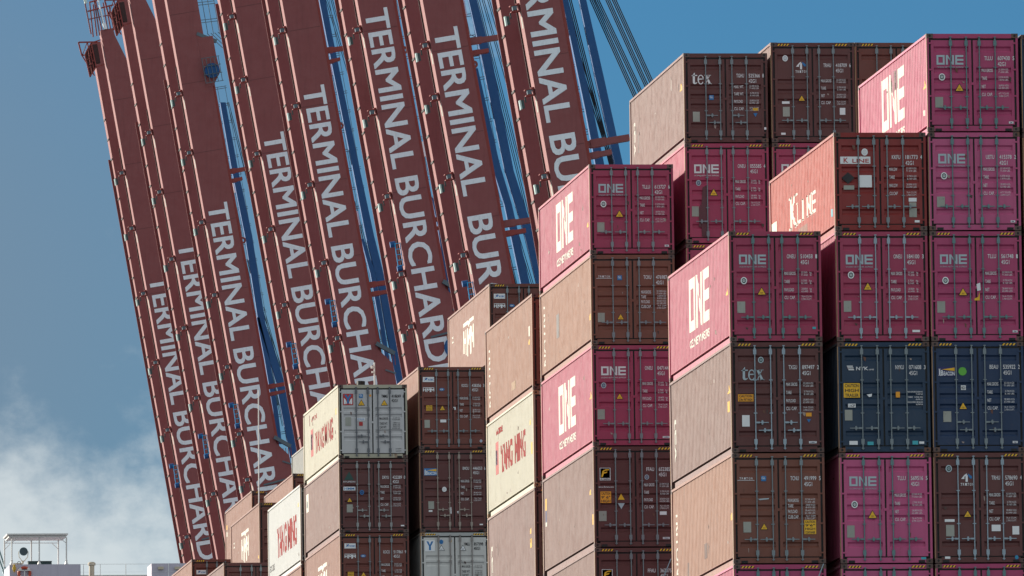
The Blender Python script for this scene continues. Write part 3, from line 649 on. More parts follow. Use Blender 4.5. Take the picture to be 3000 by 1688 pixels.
# second bay
stack(2, 41.860, 35.745, [
 (H8, dict(col='pink', label='pink container with serial 613727 on its doors, top of the middle stack', serial=('TLLU', '613727', '6'), typ='42G1', hazard=False, items=ONE8, side=(('one',), ('tri', .6, 1.75)), words=MG, vals=V8)),
 (H8, dict(col='terra', label='rust brown container with serial 476987 on its doors, under the pink 613727', serial=('TCKU', '476987', ''), typ='42G1', hazard=False, words=TW, vals=VT, side=(('vert', 'TRITON', 11.35, .30, .25, 1.9), ('tri', .4, 1.85), ('patch', 7.7, 8.4, .95, 1.65, paint('grey_patch', (.15, .13, .13), .6, .4))),
   items=(('triton', .21, .66), ('gl', .77, .60), ('tri', .85, 1.88, .105), ('plate', .19, 1.68, .20, .27)))),
 (H9, dict(col='pink', label='pink container with serial 047144 on its doors and lettered side in sunlight', serial=('ONEU', '047144', ''), typ='45G1', items=(('one', 'w'), ('oval', .33, 1.16, .075, K_BLUEW, K_NAVY), ('tri', .79, 1.56, .105), ('plate', .14, 1.85, .21, .29), ('cimc', 2.02, 2.63, .20)), side=(('one',), ('tri', .5, 1.5)), vals=VKG)),
 (H9, dict(col='maroon', label='maroon container with serial 652385 and square yellow caution label', serial=('FFAU', '652385', ''), typ='45G1', side=(('patch', 11.3, 11.6, .60, .95, K_YEL), ('patch', 11.3, 11.6, .95, 1.3, K_NAVY), ('patch', 11.3, 11.6, 1.3, 1.42, K_SIDEW), ('tri', .9, 1.32), ('patch', .30, .68, 1.92, 2.22, K_YEL)),
   items=(('florens', .18, .62), ('text', 'www.florens.com', .14, 1.19, .045, .44, K_TEXT), ('plate', .19, 1.30, .31, .33, 'o', ('CAUTION', '9\' 6"', 'HIGH')), ('poly', [(.69, 1.54), (.89, 1.54), (.79, 1.365)], K_YEL), ('poly', [(.69, 1.64), (.89, 1.64), (.79, 1.81)], K_BLUEW), ('plate', .14, 1.86, .22, .29), ('oval', 1.54, .89, .065, K_BLUEW, K_NAVY), ('plate', 1.90, 1.88, .20, .10, 'w'), ('cimc', 1.98, 2.62, .20)))),
 (H9, dict(col='maroon', label='maroon container with serial 367075 at the bottom edge', serial=('FFAU', '367075', ''), typ='45G1', words=(), items=(('florens', .20, .62),)))])
stack(2, 44.645, 38.965, [
 (H8, dict(col='maroon', label='dark maroon container with serial 525366 on its doors, against the sky', serial=('TGHU', '525366', '8'), typ='42G1', hazard=False, handles='stag', side=(('vert', 'tex', 11.35, .70, .30, 1.1), ('patch', 10.3, 10.65, 1.20, 1.75, paint('scrape_grey', (.12, .07, .06), .6, .5)), ('tri', .75, 1.0)), wear=.2, words=('MAX. WT.', 'TARE WT.', 'PAYLOAD', 'CU. CAP.'), vals=(('32.500 KGS', '71.650 LBS'), ('3.700 KGS', '8.160 LBS'), ('28.800 KGS', '63.492 LBS'), ('67.8 CU.M.', '2.394 CU.FT.')),
   items=(('tex', .22, .90, .58, .33, 'w'), ('gl', .73, 1.22), ('plate', .25, 1.70, .20, .29), ('plate', 2.0, 1.59, .15, .08, 'y'), ('poly', [(2.01, 1.74), (2.13, 1.74), (2.07, 1.85)], K_BLUE), ('plate', 2.32, 2.15, .06, .07, 'w')))),
 (H9, dict(col='pink', label='pink container with serial 055585 and a dark stain on its left door', serial=('ONEU', '055585', '4'), typ='45G1', vals=VKG, items=(('one', 'w'), ('poly', [(.50, 1.28), (.62, 1.22), (.66, 2.3), (.60, 2.72), (.46, 2.70), (.44, 2.0)], STAIN), ('poly', [(.38, 1.9), (.44, 1.75), (.44, 2.45), (.38, 2.4)], STAIN), ('oval', .385, 1.15, .075, K_BLUEW, K_NAVY), ('tri', .82, 1.52), ('plate', .18, 1.83, .20, .29)))),
 (H9, dict(col='pink', label='pink container glimpsed in the gap beneath the stained one numbered 055585', )),
 ])
stack(2, 47.185, 39.275, [
 (H9, dict(col='maroon', label='maroon container with small white emblem on its left door, high in the second bay', serial=('TRHU', '418709', '6'), typ='45G1', words=MG, items=(('tritonlogo', .73, .78), ov(.42, .46, K_WHITE, K_BLUEW, .08), ('tri', .885, 1.70, .105), ('plate', .31, 1.71, .22, .07, 'w'), ('plate', .33, 1.87, .20, .28), ('plate', 1.99, 1.90, .16, .20, 'w'), ('plate', .27, 2.62, .13, .06, 'w')))),
 (H9, dict(col='pink', label='pink container mostly hidden behind the sunlit red side', items=(('one', 'w'),)))])
stack(2, 49.640, 39.275, [
 (H9, dict(col='brown', label='brown container with bare doors behind the highest pink one'))])
# third bay
stack(3, 41.950, 33.455, [
 (H9, dict(col='terra', label='tan brown container side in the sun, above a cream one with red letters', side=(('vert', 'TRITON', 11.35, .55, .25, 1.9), ('patch', .75, 1.05, .9, 1.2, K_SIDEW), ('tri', .9, 1.45), ('patch', 4.6, 5.6, 2.2, 2.45, K_EDGE)), rust=.05)),
 (H9, dict(col='cream', label='cream container with red lettered side, wedged between brown ones', door='brown', hazard=False, side=(('txt', 'YANG', 8.7, 5.6, .95, .80, K_SRED), ('txt', 'MING', 5.0, 2.2, .95, .80, K_SRED), ('patch', 9.2, 9.9, .75, 1.75, K_RED), ('patch', 9.55, 9.9, 1.0, 1.45, K_BLUE), ('txt', 'WIDE', 9.9, 8.0, .35, .18, K_SRED), ('tri', .9, .95), ('patch', .5, .8, 1.5, 1.85, K_YEL)), rust=.30, wear=.25)),
 (H9, dict(col='taupe', label='dusty brown container with rust scars on its sunlit side', rust=.28, side=(('vert', 'tex', 11.35, .85, .30, 1.5), ('tri', 1.2, 1.3), ('patch', 1.0, 1.5, 1.45, 1.72, K_YEL)), wear=.25))])
x, z = topleft(1433, 831, 7)
stack(7, x, z, [
 (H9, dict(col='brown', long=1.066, label='brown container with white lettered side and placard, behind the tan side', items=(('kobc', .16, .36), ('hmm', .16, .88), ('km', .80, .78)), side=(('hmm',),)))])
# farther bays
stack(7, 45.12, 36.635, [
 (H9, dict(col='brown', label='brown container with serial 438356 on its doors, right of the white one', serial=('KOCU', '438356', '3'), typ='45G1', words=MG, items=(('kobc', .16, .36), ('hmm', .16, .90), ('km', .83, .80), ('plate', .27, 1.36, .21, .19, 'y', ('CAUTION', 'HIGH', 'CONTAINER')), ('tri', .84, 1.54, .11), ('plate', .20, 1.87, .19, .28), ('plate', .76, 1.86, .21, .10, 'w'), ('plate', 1.22, 1.42, .09, .10, 'w'), ('oval', 2.19, 2.62, .045, K_WHITE, K_BLUE)))),
 (H9, dict(col='maroon', label='maroon container with serial 446053 above a rusty white one', serial=('BMOU', '446053', '6'), typ='45G1', words=MG, handles='stag', vals=VT, rodm=plain('beige_rod', (.34, .29, .25), .5, .2), items=(('beacon', .16, .66, 1), ov(.87, 1.40, K_WHITE, K_TEXT, .08), ('plate', .30, 1.82, .20, .27), ('plate', .31, 2.13, .13, .06, 'w'), ('plate', 2.10, 2.62, .12, .045, 'w'), ('poly', [(1.02, 2.05), (1.11, 2.02), (1.12, 2.26), (1.04, 2.25)], K_TEXT), ('poly', [(1.30, 2.18), (1.37, 2.16), (1.35, 2.27)], K_TEXT)))),
 (H9, dict(col='white', label='rusty white container with a blue letter on its left door', door='doorwhite', serial=('YMLU', '857598', '3'), typ='45G1', style='ym', ink=K_INK, rod='rodfat', rodm=plain('grey_door_gear', (.26, .24, .23), .5), rust=.34, words=('MAX.GROSS', 'TARE WT.', 'CAP.WT.'),
   items=(('plate', .16, .27, .35, .39, 'w'), ('poly', [(.21, .31), (.28, .31), (.335, .43), (.39, .31), (.46, .31), (.37, .48), (.37, .62), (.30, .62), (.30, .48)], K_BLUE), ('oval', .74, .33, .07, K_BLUE, K_BLUE), ('tri', .74, .64, .12, 1), ('tri', 1.50, .64, .12, 1), ('oval', 1.06, .30, .05, K_YEL, K_YEL))))])
stack(7, 42.280, 36.015, [
 (H8, dict(col='cream', label='cream container with grey doors and red lettered side, serial 410249', door='doorgrey', serial=('YMMU', '410249', '8'), typ='42G1', style='ym', ink=K_INK, rod='rodfat', handles='stag', hazard=False, rodm=plain('dark_grey_door_gear', (.13, .14, .16), .5), rust=.16, wear=.2, words=('MAX.GROSS', 'TARE WT.', 'CAP.WT.'), vals=(('32.500 KG', '71.650 LBS'), ('3.890 KG', '8.580 LBS'), ('28.610 KG', '63.070 LBS')),
   items=(('ym', .17, .32), ('gl', .74, .33), ('tri', .82, .74, .125), ('tri', 1.63, .74, .125), ('plate', .25, 1.15, .20, .30), ('plate', .66, 1.17, .28, .10, 'w', ('ECO-FLOOR',), K_BLUE), ('plate', .73, 1.31, .13, .14, 'r'), ('plate', 1.10, .35, .07, .07, 'o'), ('poly', [(2.01, 2.26), (2.21, 2.25), (2.21, 2.265), (2.01, 2.275)], K_INK), ('poly', [(2.01, 2.34), (2.21, 2.33), (2.21, 2.345), (2.01, 2.355)], K_INK)),
   side=(('txt', 'YANG', 8.3, 5.2, 1.0, .72, K_SRED), ('txt', 'MING', 4.9, 2.1, .95, .75, K_SRED), ('patch', 8.9, 9.8, .78, 1.75, K_RED), ('patch', 9.2, 9.8, .95, 1.5, K_BLUE), ('txt', 'WIDE', 9.6, 7.5, .35, .16, K_SRED), ('tri', 1.0, .95)))),
 (H8, dict(col='maroon', label='maroon container with serial 422289 and dark green triangle mark', serial=('DRYU', '422289', '0'), typ='42G1', hazard=False, words=MG, vals=V8, handles='stag', rodm=paint('pale_rod', (.30, .31, .31), .5, .2, 0, .2), items=(('poly', [(.18, .74), (.52, .74), (.36, .44)], K_DKGRN), ('text', 'HYUNDAI', .15, .83, .055, .42, K_TEXT), ('plate', .15, .98, .42, .13, 'w', ('HMM',), K_BLUE), ('oval', .80, 1.18, .075, K_BLUE, K_NAVY), ('tri', .365, 1.52, .10), ('plate', .26, 1.60, .21, .28), ('plate', 2.16, 2.33, .12, .045, 'w')), side=(('patch', 10.9, 11.6, .35, 1.0, K_SIDEW), ('patch', 11.1, 11.5, .6, .85, K_BLUE)))),
 (H9, dict(col='brown', label='brown container with serial 517861 at the bottom edge', serial=('KOCU', '517861', '9'), typ='45G1', words=MG, items=(('kobc', .16, .36), ('hmm', .16, .90), ('km', .82, .80), ('plate', .27, 1.36, .21, .19, 'y', ('CAUTION', 'HIGH', 'CONTAINER')), ('tri', .82, 1.54, .11)), side=(('hmm',),)))])
x, z = topleft(879, 1418.8, 8)
stack(8, x, z, [
 (H9, dict(col='white', label='clean white container with tall red letters on its sunlit side', door='grey', hazard=False, side=(('txt', 'YANG', 8.9, 5.4, .95, 1.05, K_SRED), ('txt', 'MING', 4.9, 1.6, .95, 1.05, K_SRED), ('txt', 'ECORE', 11.7, 9.9, 2.15, .22, K_INK), ('tri', .9, .75)))),
 (H9, dict(col='brown', label='brown container at the bottom edge below the clean white one'))])
x, z = topleft(758.9, 1472.4, 11)
stack(11, x, z, [(H9, dict(col='brown', label='small distant brown container with white lettered side, left of the clean white one', side=(('hmm',), ('tri', .6, 2.2))))])
x, z = topleft(856.9, 1387.3, 12)
stack(12, x, z, [(H9, dict(col='brown', label='distant brown container rising just behind the clean white one', side=(('vert', 'CAI', 11.3, .8, .3, 1.4),)))])
x, z = topleft(736.7, 1437.5, 13)
stack(13, x, z, [(H9, dict(col='brown', label='farthest brown container, behind the small white lettered one', side=(('patch', 11.3, 11.7, .6, .8, K_YEL), ('patch', 11.3, 11.7, .9, 1.1, K_SIDEW))))])
x, z = topleft(561.1, 1638.7, 12)
stack(12, x, z, [(H9, dict(col='brown', label='distant brown container with white placard at the bottom edge', items=(('kobc', .20, .45),)))])
x, z = topleft(655.1, 1648.5, 9)
stack(9, x, z, [(H9, dict(col='maroon', label='distant maroon container with plain doors at the bottom edge', hazard=False))])
p = at(854.2, 1336.5, 14*BAY+L)
stack(14, p.x, p.z, [(H9, dict(col='grey', label='pale grey container side glimpsed behind the cream one', hazard=False))])  # a white container; the shade on it is put into the grey colour

# ------------------------------------------------------------------ ship-to-shore cranes with raised booms
BOOM = paint('boom_red_paint', (0.235, 0.063, 0.066), 0.62, 0.18, 0.0, 0, 0.14, 0.0, 0.45, 0.08)
BOOM2 = paint('crane_red_paint', (0.26, 0.036, 0.030), 0.5, 0.08, 0.0, 0, 0.05)
CBLUE = paint('crane_blue_paint', (0.002, 0.085, 0.27), 0.6, 0.05, 0.0, 0, 0.04)
CYAN = plain('ladder_blue', (0.02, 0.42, 0.80), 0.5)
LETTER = paint('boom_lettering', (0.78, 0.84, 0.92), 0.6, 0.22, 0.0, 0, 0.16)
STEELG = plain('walkway_steel', (0.10, 0.14, 0.17), 0.5, 0.3)
ROPE = plain('wire_rope', (0.010, 0.018, 0.028), 0.9)
LAMPW = plain('lamp_glass', (0.55, 0.66, 0.62), 0.3)
LAMPD = plain('lamp_housing', (0.03, 0.06, 0.06), 0.5)
DKRED = paint('rail_dark_red', (0.045, 0.014, 0.014), 0.6, 0.05, 0.0, 0, 0.03)
CR = [  # x at the top of the frame, slope, depth, start of the lettering (px along), gap before the second word, name of the neighbour
 (278.5, .1788, 1032, 878.5, .80), (380.0, .1787, 997, 794.6, .80), (488.0, .1778, 964, 699, .80), (684.5, .1830, 911, 525.8, .85),
 (826.0, .1790, 874, 411, .80), (1046.6, .1808, 824, 221, .77), (1238.0, .1820, 784, 311.8-0, 1.50), (1521.5, .1765, 733, 109, 0.95)]
CL = ['leftmost crane boom, standing against open sky', 'second crane boom from the left, lettering cut by its neighbour', 'third crane boom from the left, first with a blue stay beside it',
 'fourth crane boom from the left, beside a blue stay and sky gap', 'fifth crane boom from the left, lettering complete down to the grey doors', 'sixth crane boom from the left, with the topmost large lettering start',
 'seventh crane boom from the left, crossed by red arms and blue stays', 'rightmost and nearest crane boom, beside the brown container in the sky']
LIGHTS = [
 [(354, 502), (384, 664), (418, 855), (453, 1057), (488, 1255), (546, 1568)], [(438, 383), (468, 557), (502, 754), (530, 957), (576, 1160), (632, 1440)],
 [(523, 269), (553, 442), (590, 646), (628, 859), (663, 1070), (700, 1266), (722, 1400)], [(677, 43), (712, 228), (750, 445), (790, 666), (831, 888), (868, 1099)],
 [(826, 83), (866, 305), (909, 535), (948, 764), (985, 985), (1015, 1130)], [(1046, 81), (1088, 323), (1133, 569), (1174, 797), (1205, 950)],
 [(1248, 126), (1276, 278), (1319, 510), (1362, 740)], [(1508, 17), (1555, 262), (1599, 509)]]
LADS = {0: (517, 1387), 1: (603, 1300), 2: (695, 1210), 3: (861, 1034), 4: (976, 909), 5: (1167, 743), 6: (1381, 859)}
ARMS = {7: [((1711, 421), (1849, 398), 19), ((1726, 454), (1797, 440), 15)], 6: [((1367, 119), (1466, 104), 15), ((1384, 152), (1436, 143), 12), ((1467, 654), (1564, 640), 16), ((1478, 682), (1545, 671), 13)],
 5: [((1266, 642), (1290, 637), 12), ((1272, 668), (1292, 663), 10)], 4: [((948, 145), (1011, 137), 13), ((965, 178), (1000, 168), 9), ((1073, 833), (1136, 824), 13), ((1090, 859), (1142, 850), 11)],
 2: [((663, 501), (722, 491), 11), ((680, 527), (713, 519), 9), ((779, 1132), (836, 1122), 10), ((795, 1152), (838, 1143), 8)]}
STAYS = {7: [(((1685, -60), (1704, -60)), ((1745, 230), (1770, 230)), ((1806, 500), (1829, 500)), ((1850, 700), (1873, 700))), (((1634, -60), (1652, -60)), ((1672, 115), (1690, 115)), ((1715, 322), (1738, 322)), ((1748, 500), (1774, 500)), ((1790, 700), (1816, 700)))],
 6: [(((1360, -60), (1382, -60)), ((1412, 172), (1441, 172)), ((1480, 500), (1505, 500)), ((1538, 691), (1566, 691)), ((1572, 830), (1600, 830)), ((1630, 1100), (1655, 1100))), (((1385, 200), (1400, 200)), ((1440, 480), (1464, 480)), ((1478, 600), (1500, 600)), ((1526, 830), (1552, 830)), ((1560, 950), (1580, 950)))],
 5: [(((1265, 580), (1280, 580)), ((1282, 660), (1303, 660)), ((1310, 850), (1328, 850)), ((1318, 900), (1336, 900)))],
 4: [(((924, -60), (943, -60)), ((955, 100), (973, 100)), ((1035, 500), (1055, 500)), ((1072, 691), (1096, 691)), ((1111, 847), (1135, 847)), ((1128, 950), (1154, 950)), ((1160, 1110), (1184, 1110)), ((1180, 1200), (1204, 1200))), (((1058, 700), (1066, 700)), ((1085, 800), (1100, 800)), ((1112, 950), (1125, 950)), ((1130, 1060), (1142, 1060)))],
 2: [(((645, 300), (661, 300)), ((678, 490), (696, 490)), ((718, 691), (739, 691)), ((758, 950), (778, 950)), ((810, 1120), (834, 1120)), ((833, 1245), (858, 1245)), ((850, 1340), (874, 1340))), (((752, 930), (760, 930)), ((775, 1050), (790, 1050)), ((800, 1200), (814, 1200)), ((812, 1300), (826, 1300)))]}
ROPES = {7: [((1734, 0), (1860, 281)), ((1749, 0), (1876, 270)), ((1780, 0), (1895, 254)), ((1799, 0), (1908, 240)), ((1668, 0), (1790, 480)), ((1690, 150), (1800, 500))],
 6: [((1415, 0), (1500, 292)), ((1431, 0), (1502, 235)), ((1398, 20), (1530, 560)), ((1402, 0), (1520, 470)), ((1455, 480), (1580, 900)), ((1462, 640), (1530, 920)), ((1505, 560), (1590, 860)), ((1478, 690), (1535, 930))],
 4: [((966, 30), (1030, 245)), ((972, 0), (1028, 210)), ((1037, 590), (1120, 900)), ((1045, 640), (1100, 940)), ((1110, 780), (1180, 1000))],
 2: [((668, 300), (715, 485)), ((675, 330), (720, 500)), ((722, 760), (800, 1120)), ((735, 800), (815, 1180)), ((770, 900), (850, 1180)), ((745, 850), (800, 1010))]}
LUGS = {2: (713, 702), 4: (999, 366), 5: (1187, 144), 6: (1391, 186)}
PTS_BASKET = [(254, 149), (268.4, 124), (296, 115), (308, 186.5), (283, 194.6), (265, 224), (250, 160)]
_joint = None
for ci, (x0, sl, dist, ta, gapw) in enumerate(CR):
    Y = dist-CAMD; k = FPX/dist
    O = at(x0, 0, Y); B = at(x0+sl*1350, 1350, Y); D = (B-O).normalized(); Rv = Vector((-D.z, 0, D.x))
    def uv(px, py, dy=0.0):
        p = at(px, py, Y+dy)-O; return p.dot(D), p.dot(Rv)
    def yq(a): return (a-.176*x0)/(.984+.176*sl)
    q = yq(ta); uT = uv(x0+sl*q, q)[0]
    uTop = uT-22.7; uEnd = uT+20.6; uRoot = (O.z-52.0)/(-D.z)
    root = thing('gantry_crane', 'dark red '+CL[ci], 'crane', (O+D*uRoot).to_tuple(), 'ship to shore cranes with raised booms')
    O0 = O-(O+D*uRoot)
    def P(u, v, y=0.0): q_ = O0+D*u+Rv*v; return (q_.x, q_.y+y, q_.z)
    def ub(b, u0, u1, v0, v1, y0, y1):
        n = len(b.v); b.v += [P(u0, v0, y0), P(u1, v0, y0), P(u1, v0, y1), P(u0, v0, y1), P(u0, v1, y0), P(u1, v1, y0), P(u1, v1, y1), P(u0, v1, y1)]
        for f in ((0,3,2,1),(4,5,6,7),(0,1,5,4),(1,2,6,5),(2,3,7,6),(3,0,4,7)): b.f.append(tuple(n+i for i in f)); b.m.append(b.k)
    def upoly(b, pts, y0, y1):
        n = len(pts); kk = len(b.v); b.v += [P(u, v, y0) for u, v in pts]+[P(u, v, y1) for u, v in pts]
        b.f.append(tuple(range(kk, kk+n))); b.m.append(b.k); b.f.append(tuple(kk+n+i for i in reversed(range(n)))); b.m.append(b.k)
        for i in range(n): j = (i+1) % n; b.f.append((kk+j, kk+i, kk+n+i, kk+n+j)); b.m.append(b.k)
    BW, BD, G2 = 2.55, 1.65, 9.55
    for gi, y0 in enumerate((0.0, G2)):
        b = MB(); pts = [(uTop, 0), (uTop, 1.15), (uTop+.7, 1.2), (uTop+5.3, BW), (uT-11.0, BW)]
        if ci == 2 or ci > 2: pts += [(uT-11.0, BW)]
        pts += [(uEnd, BW), (uEnd+1.2, 3.45), (uRoot, 3.45), (uRoot, 0)]
        upoly(b, pts, y0, y0+BD); g = obj('boom_girder', b.mesh('boom_girder'), BOOM, root)
        b = MB(); ub(b, uTop+10.6, uRoot, -.25 if gi else -.10, .0, y0+BD-.06, y0+BD+.02); obj('trolley_rail', b.mesh('trolley_rail'), BOOM if gi else DKRED, g)
        b = MB(); ub(b, uT-11.0, uRoot, BW+.002, BW+.24, y0+.25, y0+.55); obj('edge_rail', b.mesh('edge_rail'), BOOM2, g)
        # joints in the lit outer flange every 1.8 m
        if gi == 1:
            u = uTop+7.0+ci*.3
            while u < uT+26:
                b = MB(); ub(b, u, u+.13, -.05, .03, y0-.01, y0+BD-.07); obj('rail_joint', b.mesh('rail_joint'), K_BLACK, g); u += 1.82
    for n_, (u, yy) in enumerate(((uT-14, 0), (uT+4, 0), (uT+18, 0))):
        b = MB(); ub(b, u, u+.5, 1.5, 2.4, BD+.01, G2-.01); obj('cross_beam', b.mesh('cross_beam'), BOOM, root)
    u = uT-16.3
    while u < uT+19:
        b = MB(); ub(b, u, u+.045, .03, BW-.04, -.0095, .01); obj('weld_seam', b.mesh('weld_seam'), paint('seam_red', (.15, .040, .042), .6, .1), root); u += 5.9
    # lettering, reading downwards
    bold = .012
    def word(s_, u0, ln):
        par = None
        for j, (du, dv) in enumerate(((0, 0), (.05, .03), (-.05, -.03), (-.05, .03), (.05, -.03))):
            mk = Marks(); mk.text(s_, 0, 0, 1.62, ln, 0.0)
            par = obj('boom_lettering' if not j else 'lettering_edge', mk.mesh('boom_lettering', lambda a, c: P(u0+a+du, .37+c+dv, -0.012-.004*j)), LETTER, par or root) if j < 2 else (obj('lettering_edge', mk.mesh('lettering_edge', lambda a, c: P(u0+a+du, .37+c+dv, -0.012-.004*j)), LETTER, first), first)[1]
            if j == 0: first = par
    word('TERMINAL', uT, 11.52); word('BURCHARDKAI', uT+11.52+gapw, 17.35)
    for (lx, ly) in LIGHTS[ci]:
        u, v = uv(lx, ly, .6); v = -.62
        b = MB(); ub(b, u-.02, u+.03, -.62, .12, .2, .9); ub(b, u+.36, u+.42, -.62, .12, .2, .9); ub(b, u-.02, u+.42, -.12, -.04, .25, .85); ub(b, u-.10, u-.02, -.2, .10, .3, .6)
        f = obj('floodlight_bracket', b.mesh('floodlight_bracket'), BOOM2, root)
        b = MB(); ub(b, u+.05, u+.32, -.50, -.22, .15, .5); obj('control_box', b.mesh('control_box'), STEELG, f)
        b = MB(); ub(b, u+.42, u+.80, -.70, -.62, .5, .56); ub(b, u+.62, u+1.15, -.98, -.80, .35, .75); obj('floodlight', b.mesh('floodlight'), LAMPD, f)
        b = MB(); ub(b, u+.60, u+1.20, -1.09, -.985, .30, .80); obj('lamp_glass', b.mesh('lamp_glass'), LAMPW, f)
        # white plates riveted on the flange beside each bracket
        b = MB(); ub(b, u+.75, u+1.55, -.012, -.002, .25, .75); obj('flange_plate', b.mesh('flange_plate'), K_PLATE, f)
    if ci in LADS:
        u, v = uv(*LADS[ci]); b = MB()
        for a in (-.42, -.05): b.bar(P(u-.8, a, .3), P(u+.9, a-.06, .3), .06, .06)
        for i in range(5): b.bar(P(u-.75+i*.4, -.42, .3), P(u-.75+i*.4, -.05, .3), .05, .05)
        obj('access_ladder', b.mesh('access_ladder'), CYAN, root)
        b = MB(); b.cyl(P(u-.75, -.75, .5), P(u-.75, -.35, .5), .22, 10); obj('winch', b.mesh('winch'), CBLUE, root)
        b = MB(); b.cyl(P(u+1.05, -.55, .5), P(u+1.05, -.2, .5), .22, 10); obj('winch', b.mesh('winch'), CBLUE, root)
    for (a, c, th) in ARMS.get(ci, []):
        b = MB(); pa, pc = at(*a, Y)-root.location, at(*c, Y)-root.location; pa.y += 1.2; pc.y += 1.2
        pa = pa-(pc-pa).normalized()*1.0; t_ = th/k
        b.bar(pa, pc, t_, .8); m = (pa+pc)/2; dv = (pc-pa).normalized(); b.bar(m-dv*.5, m+dv*.5, t_*1.25, .9); obj('stay_arm', b.mesh('stay_arm'), BOOM2 if th < 14 else BOOM, root)
    for st in STAYS.get(ci, []):
        b = MB(); pl = []; pr = []
        for (a, c) in st:
            pa, pc = at(*a, Y+4)-root.location, at(*c, Y+4)-root.location; pl.append((pa.x, pa.z)); pr.append((pc.x, pc.z))
        if st[0][0][1] < 0:
            pl.insert(0, (pl[0][0]*5-pl[1][0]*4, pl[0][1]*5-pl[1][1]*4)); pr.insert(0, (pl[0][0]+pr[0][0]-pl[1][0], pl[0][1]))
        if ci == 7: pl.append((pl[-1][0]*5-pl[-2][0]*4, pl[-1][1]*5-pl[-2][1]*4)); pr.append((pl[-1][0]+pr[-1][0]-pl[-2][0], pl[-1][1]))
        for i in range(len(pl)-1):
            n = len(b.v); Yc = Y+4-root.location.y
            qd = [pl[i], pr[i], pr[i+1], pl[i+1]]
            b.v += [(x_, Yc, z_) for x_, z_ in qd]+[(x_, Yc+.55, z_) for x_, z_ in qd]
            for f in ((0,1,2,3),(7,6,5,4),(0,3,7,4),(1,5,6,2)): b.f.append(tuple(n+j for j in f)); b.m.append(0)
        obj('back_stay', b.mesh('back_stay'), CBLUE, root)
    for (a, c) in ROPES.get(ci, []):
        for o_ in (-.11, 0.0, .11) if ci == 7 else (-.06, .06):
            b = MB(); pa, pc = at(*a, Y+7)-root.location, at(*c, Y+7)-root.location; dv = (pc-pa).normalized()
            off = Vector((-dv.z, 0, dv.x))*o_
            ext = 26 if a[1] < 40 else 0
            b.cyl(pa-dv*ext+off, pc+dv*((20 if c[0] > 1840 else 2) if c[1] > 400 or ci == 7 else 0)+off, .040 if ci == 7 else .027, 5); obj('hoist_rope', b.mesh('hoist_rope'), ROPE, root)
    # service walkway: thin rails and cross ties on the land side of the boom
    if ci in (2, 4, 5, 6, 7):
        b = MB(); u0, u1 = (uT-10.2 if ci == 2 else uT-22), uT+19.5; wv = {5: .9, 4: 1.5, 2: 1.45}.get(ci, 1.15)
        for v in (BW+wv+.2, BW+wv*.55+.2): b.bar(P(u0, v, 5.6), P(u1, v, 5.6), .035, .035)
        u = u0
        while u < u1:
            for e in (0, .16): b.bar(P(u+e, BW+.1, 5.6), P(u+e, BW+wv+.32, 5.6), .045, .05)
            u += 1.48
        obj('service_walkway', b.mesh('service_walkway'), STEELG, root)
        for uu in (uT-2.2, uT+9.5):
            b = MB(); b.cyl(P(uu, BW+.85, 4.9), P(uu+1.1, BW+.85, 4.9), .10, 8); obj('cable_damper', b.mesh('cable_damper'), LETTER, root)
            b = MB()
            for e0, e1, v0, v1 in ((1.1, 2.4, .85, .9), (2.4, 2.7, .9, 1.35), (2.7, 4.6, 1.35, 1.4), (2.5, 5.0, .75, .8)): b.bar(P(uu+e0, BW+v0, 4.9), P(uu+e1, BW+v1, 4.9), .04, .04)
            obj('conduit', b.mesh('conduit'), STEELG, root)
    if ci in LUGS:
        u, v = uv(*LUGS[ci]); b = MB(); n = 14
        for i in range(n):
            a0, a1 = 2*math.pi*i/n, 2*math.pi*(i+1)/n
            upoly(b, [(u+.13*math.cos(a0), v+.13*math.sin(a0)), (u+.29*math.cos(a0), v+.29*math.sin(a0)), (u+.29*math.cos(a1), v+.29*math.sin(a1)), (u+.13*math.cos(a1), v+.13*math.sin(a1))], .6, .75)
        upoly(b, [(u-.6, BW), (u-.12, v-.20), (u+.12, v-.20), (u+.6, BW)], .6, .75)
        obj('lifting_lug', b.mesh('lifting_lug'), BOOM, root)
    # hinge end of the visible boom: slanted tray, railing, blue sheave
    b = MB(); b.bar(P(uEnd-.5, BW-.1, -.05), P(uEnd+.5, BW+1.15, -.05), .30, .5); obj('cable_tray', b.mesh('cable_tray'), STEELG, root)
    b = MB(); b.bar(P(uEnd+1.6, BW+.25, -.02), P(uEnd+2.0, BW+1.0, -.02), .12, .1); b.bar(P(uEnd+3.3, .9, -.05), P(uEnd+3.1, 3.3, -.05), .14, .12); obj('cable_tray', b.mesh('cable_tray'), STEELG, root)
    b = MB(); b.cyl(P(uEnd+4.3, 2.5, -.10), P(uEnd+4.3, 2.5, -.02), .80, 20); obj('sheave', b.mesh('sheave'), CBLUE, root)
    for i in range(4):
        b = MB(); b.bar(P(uEnd+.55, BW+.5+i*.22, .1), P(uEnd+1.35, BW+.42+i*.22, .1), .05, .05); obj('guard_rail', b.mesh('guard_rail'), BOOM2, root)
    if ci == 2:   # widened stay anchorage near the top with a grating and caged ladder above
        b = MB(); upoly(b, [(uT-14.0, BW-.55), (uT-14.0, BW+.75), (uT-12.4, BW+.75), (uT-10.9, BW+.85), (uT-9.8, BW+.05), (uT-9.8, BW-.55)], -.02, .5); obj('stay_anchorage', b.mesh('stay_anchorage'), BOOM, root)
        b = MB(); b.cyl(P(uT-11.1, BW+.15, -.35), P(uT-11.1, BW+.15, -.02), .62, 18); obj('sheave', b.mesh('sheave'), CBLUE, root)
        b = MB()
        for i in range(5): b.bar(P(uT-12.2, BW-.55+i*.35, -.45), P(uT-10.1, BW-.55+i*.35, -.45), .05, .05)
        for i in range(4): b.bar(P(uT-12.2+i*.7, BW-.6, -.45), P(uT-12.2+i*.7, BW+.95, -.45), .05, .05)
